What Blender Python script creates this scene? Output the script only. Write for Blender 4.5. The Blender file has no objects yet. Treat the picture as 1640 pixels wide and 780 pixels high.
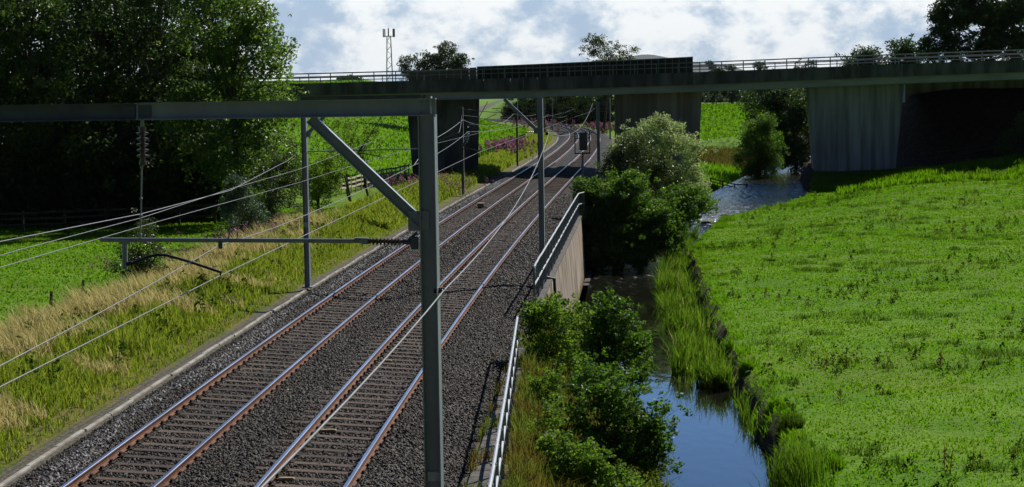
import bpy, math, random
import numpy as np
from mathutils import Vector, Matrix

C = bpy.context.scene
COL = C.collection
R = math.radians
RNG = np.random.default_rng(7)
random.seed(7)

# ------------------------------------------------------------------ camera
PW, PH, FPX, CAMH, ROLL, HY = 1640, 780, 2900.0, 6.793, 0.0157, 155.0
PITCH = math.atan2(390 - HY, FPX)
cam_d = bpy.data.cameras.new('camera')
cam = bpy.data.objects.new('camera', cam_d)
COL.objects.link(cam)
cam_d.sensor_width = 36
cam_d.lens = 36 * FPX / PW
cam_d.clip_start = 0.5
cam_d.clip_end = 40000
cp, sp = math.cos(PITCH), math.sin(PITCH)
FWD = Vector((0, cp, -sp)); UP0 = Vector((0, sp, cp)); RT0 = Vector((1, 0, 0))
cr, sr = math.cos(ROLL), math.sin(ROLL)
# roll: picture verticals lean so that their tops go left
RT = RT0 * cr - UP0 * sr
UP = UP0 * cr + RT0 * sr
cam.matrix_world = Matrix(((RT.x, UP.x, -FWD.x, 0), (RT.y, UP.y, -FWD.y, 0), (RT.z, UP.z, -FWD.z, CAMH), (0, 0, 0, 1)))
C.camera = cam


def ray(px, py):
    return FWD * FPX + RT * (px - 820) - UP * (py - 390)


def at(px, py, Y):
    """world point seen at photo pixel px, py at the distance Y along the line"""
    v = ray(px, py)
    t = Y / v.y
    return Vector((v.x * t, Y, CAMH + v.z * t))


def gp(px, py, z=0.0):
    v = ray(px, py)
    t = (z - CAMH) / v.z
    return Vector((v.x * t, v.y * t, z))


# ------------------------------------------------------------------ light, sky, exposure
SUN_EL, SUN_AZ = R(41), R(36)         # azimuth measured from +Y towards +X
sun_d = bpy.data.lights.new('sun', 'SUN')
sun = bpy.data.objects.new('sun', sun_d)
COL.objects.link(sun)
sun_d.energy = 5.0
sun_d.angle = R(0.5)
sun_d.color = (1.0, 0.955, 0.87)
sdir = Vector((math.sin(SUN_AZ) * math.cos(SUN_EL), math.cos(SUN_AZ) * math.cos(SUN_EL), math.sin(SUN_EL)))
sun.rotation_euler = (-sdir).to_track_quat('-Z', 'Y').to_euler()
sun.location = (0, 0, 60)

C.view_settings.view_transform = 'Standard'
C.view_settings.look = 'None'
C.view_settings.exposure = 0.12
C.view_settings.gamma = 1.0
C.view_settings.use_curve_mapping = False
C.cycles.max_bounces = 6
C.cycles.diffuse_bounces = 2
C.cycles.glossy_bounces = 3
C.cycles.transmission_bounces = 3
C.cycles.transparent_max_bounces = 8
C.cycles.use_denoising = True

W = bpy.data.worlds.new('World')
C.world = W
W.use_nodes = True
nt = W.node_tree
for n in list(nt.nodes):
    nt.nodes.remove(n)


def N(tree, kind, **kw):
    n = tree.nodes.new(kind)
    for k, v in kw.items():
        if hasattr(n, k) and k not in n.inputs:
            setattr(n, k, v)
        elif k in n.inputs:
            n.inputs[k].default_value = v
        else:
            setattr(n, k, v)
    return n


def math_n(tree, op, a, b=None, clamp=False):
    n = tree.nodes.new('ShaderNodeMath')
    n.operation = op
    n.use_clamp = clamp
    for i, v in enumerate((a, b)):
        if v is None:
            continue
        if isinstance(v, (int, float)):
            n.inputs[i].default_value = v
        else:
            tree.links.new(v, n.inputs[i])
    return n.outputs[0]


def maprange(tree, v, a, b, c=0.0, d=1.0, smooth=True):
    n = tree.nodes.new('ShaderNodeMapRange')
    n.interpolation_type = 'SMOOTHSTEP' if smooth else 'LINEAR'
    tree.links.new(v, n.inputs[0])
    for i, q in enumerate((a, b, c, d)):
        n.inputs[1 + i].default_value = q
    return n.outputs[0]


def mixcol(tree, fac, a, b, blend='MIX'):
    n = tree.nodes.new('ShaderNodeMix')
    n.data_type = 'RGBA'
    n.blend_type = blend
    for idx, v in ((0, fac), (6, a), (7, b)):
        if isinstance(v, (int, float)):
            n.inputs[idx].default_value = v
        elif isinstance(v, (tuple, list)):
            n.inputs[idx].default_value = (*v[:3], 1)
        else:
            tree.links.new(v, n.inputs[idx])
    return n.outputs[2]


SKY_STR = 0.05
sky = N(nt, 'ShaderNodeTexSky', sky_type='NISHITA')
sky.sun_disc = False
sky.sun_elevation = SUN_EL
sky.sun_rotation = SUN_AZ
sky.air_density = 1.0
sky.dust_density = 0.15
sky.ozone_density = 3.0
tc = N(nt, 'ShaderNodeTexCoord')
sep = N(nt, 'ShaderNodeSeparateXYZ')
nt.links.new(tc.outputs['Generated'], sep.inputs[0])
mp = N(nt, 'ShaderNodeMapping')
mp.inputs['Scale'].default_value = (1.0, 1.0, 1.5)
mp.inputs['Location'].default_value = (0.37, 0.1, 0.05)
nt.links.new(tc.outputs['Generated'], mp.inputs[0])
no1 = N(nt, 'ShaderNodeTexNoise')
no1.inputs['Scale'].default_value = 17.0
no1.inputs['Detail'].default_value = 9.0
no1.inputs['Roughness'].default_value = 0.62
no1.inputs['Distortion'].default_value = 0.25
nt.links.new(mp.outputs[0], no1.inputs['Vector'])
no2 = N(nt, 'ShaderNodeTexNoise')
no2.inputs['Scale'].default_value = 36.0
no2.inputs['Detail'].default_value = 8.0
no2.inputs['Roughness'].default_value = 0.6
nt.links.new(mp.outputs[0], no2.inputs['Vector'])
low = maprange(nt, sep.outputs[2], 0.10, 0.065)              # clouds crowd towards the horizon
toward = maprange(nt, sep.outputs[1], -0.2, 0.8)              # clouds bright ahead, dimmed behind the view to lower the ambient light
thr = math_n(nt, 'SUBTRACT', no1.outputs[0], maprange(nt, sep.outputs[2], 0.06, 0.16, 0.0, 0.16))
cloud = math_n(nt, 'MAXIMUM', maprange(nt, thr, 0.46, 0.60), low)
body = math_n(nt, 'ADD', math_n(nt, 'MULTIPLY', no1.outputs[0], 0.45), math_n(nt, 'MULTIPLY', no2.outputs[0], 0.55))
lum = maprange(nt, body, 0.40, 0.56)
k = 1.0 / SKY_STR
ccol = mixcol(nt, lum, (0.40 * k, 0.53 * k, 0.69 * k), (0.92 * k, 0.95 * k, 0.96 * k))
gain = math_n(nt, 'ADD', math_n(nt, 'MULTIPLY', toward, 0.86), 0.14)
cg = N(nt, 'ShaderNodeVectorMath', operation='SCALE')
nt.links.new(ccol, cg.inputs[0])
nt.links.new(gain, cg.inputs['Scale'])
away = maprange(nt, sep.outputs[1], -0.2, 0.95, 0.36, 2.0)          # sky dimmed behind the view, boosted ahead, for ambient and water reflections
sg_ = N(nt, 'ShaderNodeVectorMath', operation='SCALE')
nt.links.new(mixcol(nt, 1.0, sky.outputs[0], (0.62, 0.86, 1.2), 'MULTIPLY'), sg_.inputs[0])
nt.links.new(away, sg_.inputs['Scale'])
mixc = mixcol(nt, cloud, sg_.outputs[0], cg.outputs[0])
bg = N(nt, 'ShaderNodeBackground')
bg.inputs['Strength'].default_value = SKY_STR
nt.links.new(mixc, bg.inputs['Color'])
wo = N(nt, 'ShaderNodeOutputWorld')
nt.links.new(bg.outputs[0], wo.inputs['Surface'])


# ------------------------------------------------------------------ materials
def new_mat(name):
    m = bpy.data.materials.new(name)
    m.use_nodes = True
    t = m.node_tree
    for n in list(t.nodes):
        t.nodes.remove(n)
    out = t.nodes.new('ShaderNodeOutputMaterial')
    return m, t, out


def noise(t, scale, detail=4, rough=0.55, vec=None, stretch=None):
    n = t.nodes.new('ShaderNodeTexNoise')
    n.inputs['Scale'].default_value = scale
    n.inputs['Detail'].default_value = detail
    n.inputs['Roughness'].default_value = rough
    if stretch or vec is not None:
        m = t.nodes.new('ShaderNodeMapping')
        if stretch:
            m.inputs['Scale'].default_value = stretch
        if vec is None:
            g = t.nodes.new('ShaderNodeTexCoord')
            vec = g.outputs['Object']
        t.links.new(vec, m.inputs[0])
        t.links.new(m.outputs[0], n.inputs['Vector'])
    else:
        g = t.nodes.new('ShaderNodeTexCoord')
        t.links.new(g.outputs['Object'], n.inputs['Vector'])
    return n.outputs[0]


def pbr(name, c1, c2=None, scale=3.0, rough=0.7, metal=0.0, spec=0.4, bump=0.0, bscale=30, lo=0.35, hi=0.65, stretch=None, detail=5):
    m, t, out = new_mat(name)
    b = t.nodes.new('ShaderNodeBsdfPrincipled')
    b.inputs['Roughness'].default_value = rough
    b.inputs['Metallic'].default_value = metal
    b.inputs['Specular IOR Level'].default_value = spec
    if c2 is None:
        c2 = tuple(x * 0.7 for x in c1)
    f = maprange(t, noise(t, scale, detail, stretch=stretch), lo, hi)
    t.links.new(mixcol(t, f, c1, c2), b.inputs['Base Color'])
    if bump:
        bn = t.nodes.new('ShaderNodeBump')
        bn.inputs['Strength'].default_value = bump
        bn.inputs['Distance'].default_value = 0.02
        t.links.new(noise(t, bscale, 4), bn.inputs['Height'])
        t.links.new(bn.outputs[0], b.inputs['Normal'])
    t.links.new(b.outputs[0], out.inputs[0])
    return m


def leaf_mat(name, c1, c2, trans=0.4, gloss=0.08, grough=0.35, tmul=(1.5, 1.6, 0.7), c3=None, patch=0.0, tspec=None):
    """leaves: each leaf its own tint, some light passes through"""
    m, t, out = new_mat(name)
    g = t.nodes.new('ShaderNodeNewGeometry')
    col = mixcol(t, g.outputs['Random Per Island'], c1, c2)
    if c3:
        f = maprange(t, noise(t, patch or 0.35, 3), 0.45, 0.62)
        col = mixcol(t, f, col, c3)
    d = t.nodes.new('ShaderNodeBsdfDiffuse')
    t.links.new(col, d.inputs[0])
    tr = t.nodes.new('ShaderNodeBsdfTranslucent')
    tcol = mixcol(t, 1.0, col, tmul, 'MULTIPLY')
    t.links.new(tcol, tr.inputs[0])
    mx = t.nodes.new('ShaderNodeMixShader')
    mx.inputs[0].default_value = trans
    t.links.new(d.outputs[0], mx.inputs[1])
    t.links.new(tr.outputs[0], mx.inputs[2])
    gl = t.nodes.new('ShaderNodeBsdfGlossy')
    gl.inputs['Roughness'].default_value = grough
    gl.inputs[0].default_value = (0.9, 0.95, 1, 1)
    mg = t.nodes.new('ShaderNodeMixShader')
    mg.inputs[0].default_value = gloss
    t.links.new(mx.outputs[0], mg.inputs[1])
    t.links.new(gl.outputs[0], mg.inputs[2])
    t.links.new(mg.outputs[0], out.inputs[0])
    return m


M = {}
M['steel'] = pbr('galvanised_steel', (0.19, 0.215, 0.265), (0.27, 0.295, 0.345), 1.6, 0.40, 0.0, 0.9, 0.05, 60, stretch=(1, 1, .3))
_t = M['steel'].node_tree
_b = [n for n in _t.nodes if n.type == 'BSDF_PRINCIPLED'][0]
_l = _b.inputs['Base Color'].links[0].from_socket
_f = maprange(_t, noise(_t, 2.2, 8, 0.7, stretch=(1.5, 1.5, .35)), 0.56, 0.68, 0, 0.55)
_l = mixcol(_t, _f, _l, (0.13, 0.105, 0.09))
_f = maprange(_t, noise(_t, 7.0, 6, 0.7), 0.6, 0.7, 0, 0.4)
_t.links.new(mixcol(_t, _f, _l, (0.30, 0.32, 0.34)), _b.inputs['Base Color'])
M['steel_dark'] = pbr('weathered_steel', (0.06, 0.07, 0.09), (0.10, 0.11, 0.135), 2.5, 0.5, 0.0, 0.4, 0.05, 60)
M['steel_light'] = pbr('bright_galvanised_steel', (0.46, 0.48, 0.49), (0.36, 0.38, 0.39), 4, 0.5, 0.0, 0.5)
M['steel_post'] = pbr('post_steel', (0.22, 0.245, 0.265), (0.17, 0.19, 0.21), 4, 0.5, 0.0, 0.5)
M['tube'] = pbr('grey_tube', (0.20, 0.22, 0.24), (0.27, 0.29, 0.31), 6, 0.45, 0.1, 0.5)
M['mast_old'] = pbr('old_brown_steel', (0.10, 0.10, 0.105), (0.16, 0.155, 0.15), 3, 0.7, 0.0, 0.3)
M['ceramic'] = pbr('brown_ceramic', (0.06, 0.035, 0.03), (0.09, 0.05, 0.045), 5, 0.3, 0, 0.5)
M['wire'] = pbr('wire_metal', (0.24, 0.235, 0.225), (0.19, 0.185, 0.175), 4, 0.5, 0.2, 0.4)
M['wire_dark'] = pbr('dull_copper_wire', (0.17, 0.165, 0.15), (0.22, 0.21, 0.195), 4, 0.5, 0.2, 0.5)
M['rail_top'] = pbr('polished_rail', (0.36, 0.385, 0.43), (0.25, 0.25, 0.26), 1.5, 0.34, 1.0, 0.5, stretch=(4, .1, 1))
M['rail_rust'] = pbr('rail_rust', (0.20, 0.092, 0.05), (0.12, 0.06, 0.036), 5, 0.85, 0, 0.2, 0.2, 40)
M['chair'] = pbr('rail_chair_iron', (0.02, 0.016, 0.014), (0.04, 0.028, 0.022), 9, 0.8, 0, 0.2)
M['sleeper'] = pbr('sleeper_timber', (0.042, 0.029, 0.020), (0.115, 0.083, 0.058), 1.2, 0.85, 0, 0.25, 0.3, 25, stretch=(1.2, 14, 3))
_t = M['sleeper'].node_tree
_b = [n for n in _t.nodes if n.type == 'BSDF_PRINCIPLED'][0]
_l = _b.inputs['Base Color'].links[0].from_socket
_oi = _t.nodes.new('ShaderNodeObjectInfo')
_ge = _t.nodes.new('ShaderNodeNewGeometry')
_r = math_n(_t, 'FRACT', math_n(_t, 'ADD', _oi.outputs['Random'], _ge.outputs['Random Per Island']))
_t.links.new(mixcol(_t, 1.0, _l, mixcol(_t, _r, (0.55, 0.52, 0.5), (1.35, 1.3, 1.2)), 'MULTIPLY'), _b.inputs['Base Color'])
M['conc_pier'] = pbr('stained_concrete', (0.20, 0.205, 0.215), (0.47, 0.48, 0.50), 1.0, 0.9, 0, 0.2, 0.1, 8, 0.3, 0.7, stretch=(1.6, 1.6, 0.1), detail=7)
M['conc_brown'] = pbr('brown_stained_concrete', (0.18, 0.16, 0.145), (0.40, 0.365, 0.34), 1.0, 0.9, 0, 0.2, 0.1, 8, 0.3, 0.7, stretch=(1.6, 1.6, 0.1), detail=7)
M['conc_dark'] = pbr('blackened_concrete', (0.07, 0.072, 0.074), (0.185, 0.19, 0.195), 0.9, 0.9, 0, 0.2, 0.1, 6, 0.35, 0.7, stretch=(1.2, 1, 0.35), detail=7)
M['conc_beam'] = pbr('weathered_beam_concrete', (0.30, 0.325, 0.35), (0.42, 0.445, 0.47), 0.5, 0.9, 0, 0.2, stretch=(.5, 1, 2))
M['conc_wall'] = pbr('wall_concrete', (0.30, 0.27, 0.235), (0.20, 0.175, 0.15), 1.3, 0.9, 0, 0.2, 0.2, 12, 0.35, 0.65, stretch=(1, 1, .45), detail=7)
M['conc_light'] = pbr('pale_concrete', (0.40, 0.38, 0.34), (0.24, 0.22, 0.19), 1.8, 0.9, 0, 0.2, 0.2, 20)
M['slab'] = pbr('trough_lid_concrete', (0.15, 0.135, 0.12), (0.09, 0.08, 0.07), 3, 0.9, 0, 0.2, 0.2, 20)
M['parapet'] = pbr('bridge_rail_metal', (0.20, 0.225, 0.24), (0.26, 0.285, 0.30), 2, 0.5, 0.4, 0.5)
M['panel_plain'] = pbr('plain_screen_panel', (0.13, 0.11, 0.11), (0.17, 0.15, 0.15), 1.2, 0.8, 0, 0.2)
M['footing'] = pbr('wet_footing_concrete', (0.07, 0.058, 0.042), (0.035, 0.03, 0.02), 2, 0.7, 0, 0.3)
M['panel'] = pbr('screen_panel', (0.03, 0.028, 0.03), (0.055, 0.05, 0.055), 1.2, 0.8, 0, 0.2, stretch=(6, 1, .5))
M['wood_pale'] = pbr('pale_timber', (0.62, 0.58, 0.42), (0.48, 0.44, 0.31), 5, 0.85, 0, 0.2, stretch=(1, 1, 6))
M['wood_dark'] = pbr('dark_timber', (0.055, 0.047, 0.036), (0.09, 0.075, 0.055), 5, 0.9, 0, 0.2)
M['bark'] = pbr('bark', (0.05, 0.043, 0.034), (0.10, 0.088, 0.07), 6, 0.95, 0, 0.1, 0.4, 20, stretch=(1, 1, .3))
M['black'] = pbr('black_paint', (0.014, 0.015, 0.017), (0.025, 0.026, 0.03), 5, 0.5, 0, 0.4)
M['tan'] = pbr('tan_casing', (0.44, 0.33, 0.22), (0.33, 0.25, 0.17), 8, 0.8)
M['scrap'] = pbr('fresh_timber', (0.42, 0.33, 0.16), (0.30, 0.22, 0.10), 8, 0.85)
M['white_ins'] = pbr('pale_ceramic', (0.6, 0.6, 0.58), (0.5, 0.5, 0.48), 8, 0.3)
M['lattice'] = pbr('lattice_steel', (0.16, 0.19, 0.21), (0.22, 0.25, 0.27), 2, 0.5, 0.3)

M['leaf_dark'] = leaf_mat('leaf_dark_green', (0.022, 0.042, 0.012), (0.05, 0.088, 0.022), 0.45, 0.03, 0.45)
M['leaf_alder'] = leaf_mat('leaf_alder_green', (0.04, 0.092, 0.012), (0.105, 0.185, 0.028), 0.52, 0.02, 0.45)
M['leaf_poplar'] = leaf_mat('leaf_poplar_green', (0.030, 0.062, 0.014), (0.085, 0.135, 0.032), 0.5, 0.035, 0.42)
M['leaf_bright'] = leaf_mat('leaf_bright_green', (0.08, 0.15, 0.02), (0.15, 0.225, 0.038), 0.52, 0.012, 0.5)
M['leaf_silver'] = leaf_mat('leaf_silver_willow', (0.16, 0.22, 0.10), (0.42, 0.47, 0.35), 0.42, 0.02, 0.5)
M['leaf_olive'] = leaf_mat('leaf_olive_green', (0.042, 0.066, 0.018), (0.075, 0.10, 0.028), 0.4, 0.04)
M['leaf_sunny'] = leaf_mat('leaf_sunlit_poplar', (0.055, 0.105, 0.02), (0.14, 0.21, 0.05), 0.57, 0.03, 0.42)  # poplar leaf made brighter, the sunlight put into its colour
M['leaf_blue'] = leaf_mat('leaf_grey_green', (0.036, 0.066, 0.04), (0.07, 0.11, 0.07), 0.35, 0.04, 0.5)
M['leaf_far'] = leaf_mat('leaf_far', (0.028, 0.048, 0.024), (0.055, 0.08, 0.036), 0.35, 0.03)
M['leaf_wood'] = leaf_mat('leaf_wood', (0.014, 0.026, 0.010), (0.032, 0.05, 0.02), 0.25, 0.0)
M['blade_field'] = leaf_mat('pasture_blade', (0.075, 0.175, 0.008), (0.135, 0.25, 0.013), 0.6, 0.0, tmul=(1.3, 1.45, 0.5), c3=(0.105, 0.19, 0.011), patch=0.22)
M['rush'] = leaf_mat('rush_blade', (0.07, 0.06, 0.025), (0.13, 0.105, 0.045), 0.4, 0.0)
M['tussock'] = leaf_mat('tussock_blade', (0.05, 0.10, 0.012), (0.09, 0.15, 0.022), 0.5, 0.0, tmul=(1.2, 1.3, 0.7))
M['blade_dry'] = leaf_mat('dry_grass_blade', (0.33, 0.29, 0.11), (0.52, 0.46, 0.24), 0.5, 0.0, tmul=(1.3, 1.25, 1.0))
M['blade_verge'] = leaf_mat('verge_grass_blade', (0.115, 0.185, 0.022), (0.235, 0.265, 0.05), 0.55, 0.0, tmul=(1.4, 1.4, 0.7))
M['blade_rough'] = leaf_mat('rough_grass_blade', (0.06, 0.10, 0.018), (0.15, 0.16, 0.045), 0.48, 0.0, c3=(0.115, 0.085, 0.035), patch=0.6)
M['reed'] = leaf_mat('reed_blade', (0.035, 0.085, 0.010), (0.13, 0.215, 0.022), 0.52, 0.01)
M['weed'] = leaf_mat('thistle_leaf', (0.028, 0.06, 0.010), (0.07, 0.105, 0.02), 0.4, 0.0)
M['weed_brown'] = leaf_mat('dock_seed', (0.10, 0.065, 0.035), (0.16, 0.10, 0.05), 0.3, 0.0)
M['pink'] = leaf_mat('willowherb_pink', (0.26, 0.095, 0.16), (0.36, 0.16, 0.24), 0.4, 0.0, tmul=(1, 1, 1))
M['fireweed_leaf'] = leaf_mat('willowherb_leaf', (0.06, 0.085, 0.03), (0.11, 0.12, 0.05), 0.4, 0.0)
M['yellow'] = leaf_mat('ragwort_yellow', (0.5, 0.38, 0.03), (0.6, 0.48, 0.05), 0.3, 0.0, tmul=(1, 1, 1))
M['white_fl'] = leaf_mat('white_umbel', (0.6, 0.6, 0.5), (0.7, 0.7, 0.62), 0.3, 0.0, tmul=(1, 1, 1))

# ballast and single stones
mb_, t_, o_ = new_mat('ballast_bed')
b_ = t_.nodes.new('ShaderNodeBsdfPrincipled')
b_.inputs['Roughness'].default_value = 0.9
b_.inputs['Specular IOR Level'].default_value = 0.25
vor = t_.nodes.new('ShaderNodeTexVoronoi')
vor.inputs['Scale'].default_value = 15
g_ = t_.nodes.new('ShaderNodeTexCoord')
t_.links.new(g_.outputs['Object'], vor.inputs['Vector'])
sx = t_.nodes.new('ShaderNodeSeparateColor')
t_.links.new(vor.outputs['Color'], sx.inputs[0])
c_ = mixcol(t_, sx.outputs[0], (0.010, 0.008, 0.006), (0.05, 0.041, 0.033))
c_ = mixcol(t_, maprange(t_, noise(t_, 0.5, 3), 0.42, 0.62), c_, (0.024, 0.019, 0.015))
t_.links.new(c_, b_.inputs['Base Color'])
bn_ = t_.nodes.new('ShaderNodeBump')
bn_.inputs['Strength'].default_value = 1.0
bn_.inputs['Distance'].default_value = 0.06
t_.links.new(math_n(t_, 'SUBTRACT', 1.0, vor.outputs['Distance']), bn_.inputs['Height'])
t_.links.new(bn_.outputs[0], b_.inputs['Normal'])
t_.links.new(b_.outputs[0], o_.inputs[0])
M['ballast'] = mb_

ms_, t_, o_ = new_mat('ballast_stone')
b_ = t_.nodes.new('ShaderNodeBsdfPrincipled')
b_.inputs['Roughness'].default_value = 0.75
b_.inputs['Specular IOR Level'].default_value = 0.35
ge_ = t_.nodes.new('ShaderNodeNewGeometry')
c_ = mixcol(t_, ge_.outputs['Random Per Island'], (0.007, 0.006, 0.005), (0.098, 0.086, 0.071))
c_ = mixcol(t_, maprange(t_, noise(t_, 0.35, 3), 0.45, 0.6, 0, 0.65), c_, (0.038, 0.028, 0.02))
t_.links.new(c_, b_.inputs['Base Color'])
t_.links.new(b_.outputs[0], o_.inputs[0])
M['stone'] = ms_

# terrain: short pasture, dry verge, bare earth and gravel told apart by a mask stored on the sheet
mg_, t_, o_ = new_mat('ground_cover')
b_ = t_.nodes.new('ShaderNodeBsdfPrincipled')
b_.inputs['Roughness'].default_value = 0.95
b_.inputs['Specular IOR Level'].default_value = 0.1
at_ = t_.nodes.new('ShaderNodeAttribute')
at_.attribute_name = 'cover'
sc_ = t_.nodes.new('ShaderNodeSeparateColor')
t_.links.new(at_.outputs['Color'], sc_.inputs[0])
past = mixcol(t_, maprange(t_, noise(t_, 0.22, 6, 0.6), 0.35, 0.65), (0.085, 0.185, 0.008), (0.14, 0.26, 0.013))
past = mixcol(t_, maprange(t_, noise(t_, 1.7, 5, 0.65), 0.5, 0.72, 0, .8), past, (0.055, 0.115, 0.010))
past = mixcol(t_, maprange(t_, noise(t_, 0.09, 5, 0.65), 0.48, 0.62, 0, .45), past, (0.145, 0.185, 0.02))
past = mixcol(t_, maprange(t_, noise(t_, 0.5, 5, 0.7), 0.62, 0.74, 0, .45), past, (0.10, 0.095, 0.03))
verge = mixcol(t_, maprange(t_, noise(t_, 0.6, 5), 0.35, 0.65), (0.09, 0.115, 0.02), (0.17, 0.14, 0.05))
soil = mixcol(t_, maprange(t_, noise(t_, 2.5, 5), 0.35, 0.65), (0.028, 0.019, 0.011), (0.075, 0.052, 0.033))
grav = mixcol(t_, maprange(t_, noise(t_, 9, 5), 0.35, 0.65), (0.08, 0.072, 0.05), (0.16, 0.145, 0.11))
c_ = mixcol(t_, sc_.outputs[0], past, verge)
c_ = mixcol(t_, maprange(t_, math_n(t_, 'ADD', sc_.outputs[1], math_n(t_, 'MULTIPLY', math_n(t_, 'SUBTRACT', noise(t_, 2.2, 6, 0.7), 0.5), 1.5)), 0.42, 0.58), c_, grav)
gn_ = t_.nodes.new('ShaderNodeNewGeometry')
sN = t_.nodes.new('ShaderNodeSeparateXYZ')
t_.links.new(gn_.outputs['True Normal'], sN.inputs[0])
c_ = mixcol(t_, math_n(t_, 'MAXIMUM', sc_.outputs[2], maprange(t_, sN.outputs[2], 0.78, 0.6)), c_, soil)
t_.links.new(c_, b_.inputs['Base Color'])
bn_ = t_.nodes.new('ShaderNodeBump')
bn_.inputs['Strength'].default_value = 0.8
bn_.inputs['Distance'].default_value = 0.12
t_.links.new(noise(t_, 4.0, 6, 0.65), bn_.inputs['Height'])
t_.links.new(bn_.outputs[0], b_.inputs['Normal'])
t_.links.new(b_.outputs[0], o_.inputs[0])
M['ground'] = mg_

# water
mw_, t_, o_ = new_mat('river_water')
b_ = t_.nodes.new('ShaderNodeBsdfPrincipled')
b_.inputs['Base Color'].default_value = (0.012, 0.012, 0.008, 1)
b_.inputs['Roughness'].default_value = 0.04
b_.inputs['IOR'].default_value = 1.333
g_ = t_.nodes.new('ShaderNodeTexCoord')
sy = t_.nodes.new('ShaderNodeSeparateXYZ')
t_.links.new(g_.outputs['Object'], sy.inputs[0])
rap = math_n(t_, 'MULTIPLY', maprange(t_, sy.outputs[1], 88, 116), maprange(t_, sy.outputs[1], 150, 134))
still = noise(t_, 2.2, 3, 0.5, stretch=(1, .45, 1))
broken = noise(t_, 2.6, 5, 0.7, stretch=(1.3, .6, 1))
hgt = math_n(t_, 'ADD', math_n(t_, 'MULTIPLY', still, math_n(t_, 'ADD', 0.012, math_n(t_, 'ADD', math_n(t_, 'MULTIPLY', maprange(t_, sy.outputs[1], 60, 110), 0.03), math_n(t_, 'MULTIPLY', maprange(t_, sy.outputs[1], 110, 145), 0.8)))), math_n(t_, 'MULTIPLY', math_n(t_, 'MULTIPLY', broken, rap), 0.42))
bn_ = t_.nodes.new('ShaderNodeBump')
bn_.inputs['Strength'].default_value = 1.0
bn_.inputs['Distance'].default_value = 0.5
t_.links.new(hgt, bn_.inputs['Height'])
t_.links.new(bn_.outputs[0], b_.inputs['Normal'])
foam = math_n(t_, 'MULTIPLY', maprange(t_, noise(t_, 1.6, 6, 0.7, stretch=(1.6, .7, 1)), 0.56, 0.66), rap)
fc = mixcol(t_, foam, (0.012, 0.012, 0.008), (0.42, 0.45, 0.46))
t_.links.new(fc, b_.inputs['Base Color'])
t_.links.new(math_n(t_, 'ADD', math_n(t_, 'ADD', 0.03, maprange(t_, sy.outputs[1], 104, 140, 0, 0.10)), math_n(t_, 'MULTIPLY', foam, 0.6)), b_.inputs['Roughness'])
t_.links.new(b_.outputs[0], o_.inputs[0])
M['water'] = mw_

# retaining wall: concrete with moss and ochre staining low down, by height
mwl, t_, o_ = new_mat('retaining_wall_concrete')
b_ = t_.nodes.new('ShaderNodeBsdfPrincipled')
b_.inputs['Roughness'].default_value = 0.9
b_.inputs['Specular IOR Level'].default_value = 0.2
g_ = t_.nodes.new('ShaderNodeTexCoord')
sz = t_.nodes.new('ShaderNodeSeparateXYZ')
t_.links.new(g_.outputs['Object'], sz.inputs[0])
cc = mixcol(t_, maprange(t_, noise(t_, 1.1, 6, 0.6, stretch=(1, 1, .35)), 0.35, 0.66), (0.40, 0.32, 0.245), (0.17, 0.135, 0.10))
wob = math_n(t_, 'ADD', sz.outputs[2], math_n(t_, 'MULTIPLY', noise(t_, 1.0, 5), 1.6))
moss = mixcol(t_, noise(t_, 3, 4), (0.06, 0.045, 0.012), (0.22, 0.15, 0.03))
cc = mixcol(t_, maprange(t_, wob, -0.5, -1.2), cc, moss)
t_.links.new(cc, b_.inputs['Base Color'])
t_.links.new(b_.outputs[0], o_.inputs[0])
M['wallc'] = mwl


# ------------------------------------------------------------------ mesh helpers
def link(o, parent=None):
    COL.objects.link(o)
    if parent is not None:
        o.parent = parent
    return o


def tag(o, label=None, cat=None, group=None, kind=None):
    if label:
        o['label'] = label
    if cat:
        o['category'] = cat
    if group:
        o['group'] = group
    if kind:
        o['kind'] = kind
    return o


def thing(name, label, cat, loc=(0, 0, 0), group=None):
    o = bpy.data.objects.new(name, None)
    o.empty_display_size = 0.3
    o.location = loc
    link(o)
    return tag(o, label, cat, group)


def raw_mesh(name, verts, faces_flat, nper, mats, parent=None, matidx=None, smooth=False):
    me = bpy.data.meshes.new(name)
    verts = np.asarray(verts, dtype=np.float32).reshape(-1, 3)
    idx = np.asarray(faces_flat, dtype=np.int32).ravel()
    nf = len(idx) // nper
    me.vertices.add(len(verts))
    me.vertices.foreach_set('co', verts.ravel())
    me.loops.add(len(idx))
    me.loops.foreach_set('vertex_index', idx)
    me.polygons.add(nf)
    me.polygons.foreach_set('loop_start', np.arange(nf, dtype=np.int32) * nper)
    if matidx is not None:
        me.polygons.foreach_set('material_index', np.asarray(matidx, dtype=np.int32))
    if smooth:
        me.polygons.foreach_set('use_smooth', np.ones(nf, dtype=bool))
    me.update(calc_edges=True)
    me.validate()
    for m in (mats if isinstance(mats, (list, tuple)) else [mats]):
        me.materials.append(m)
    o = bpy.data.objects.new(name, me)
    link(o, parent)
    if parent is not None:
        o.location = -Vector(parent_world(parent))
    return o


def parent_world(p):
    v = Vector((0, 0, 0))
    while p is not None:
        v = v + p.location
        p = p.parent
    return v


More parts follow.
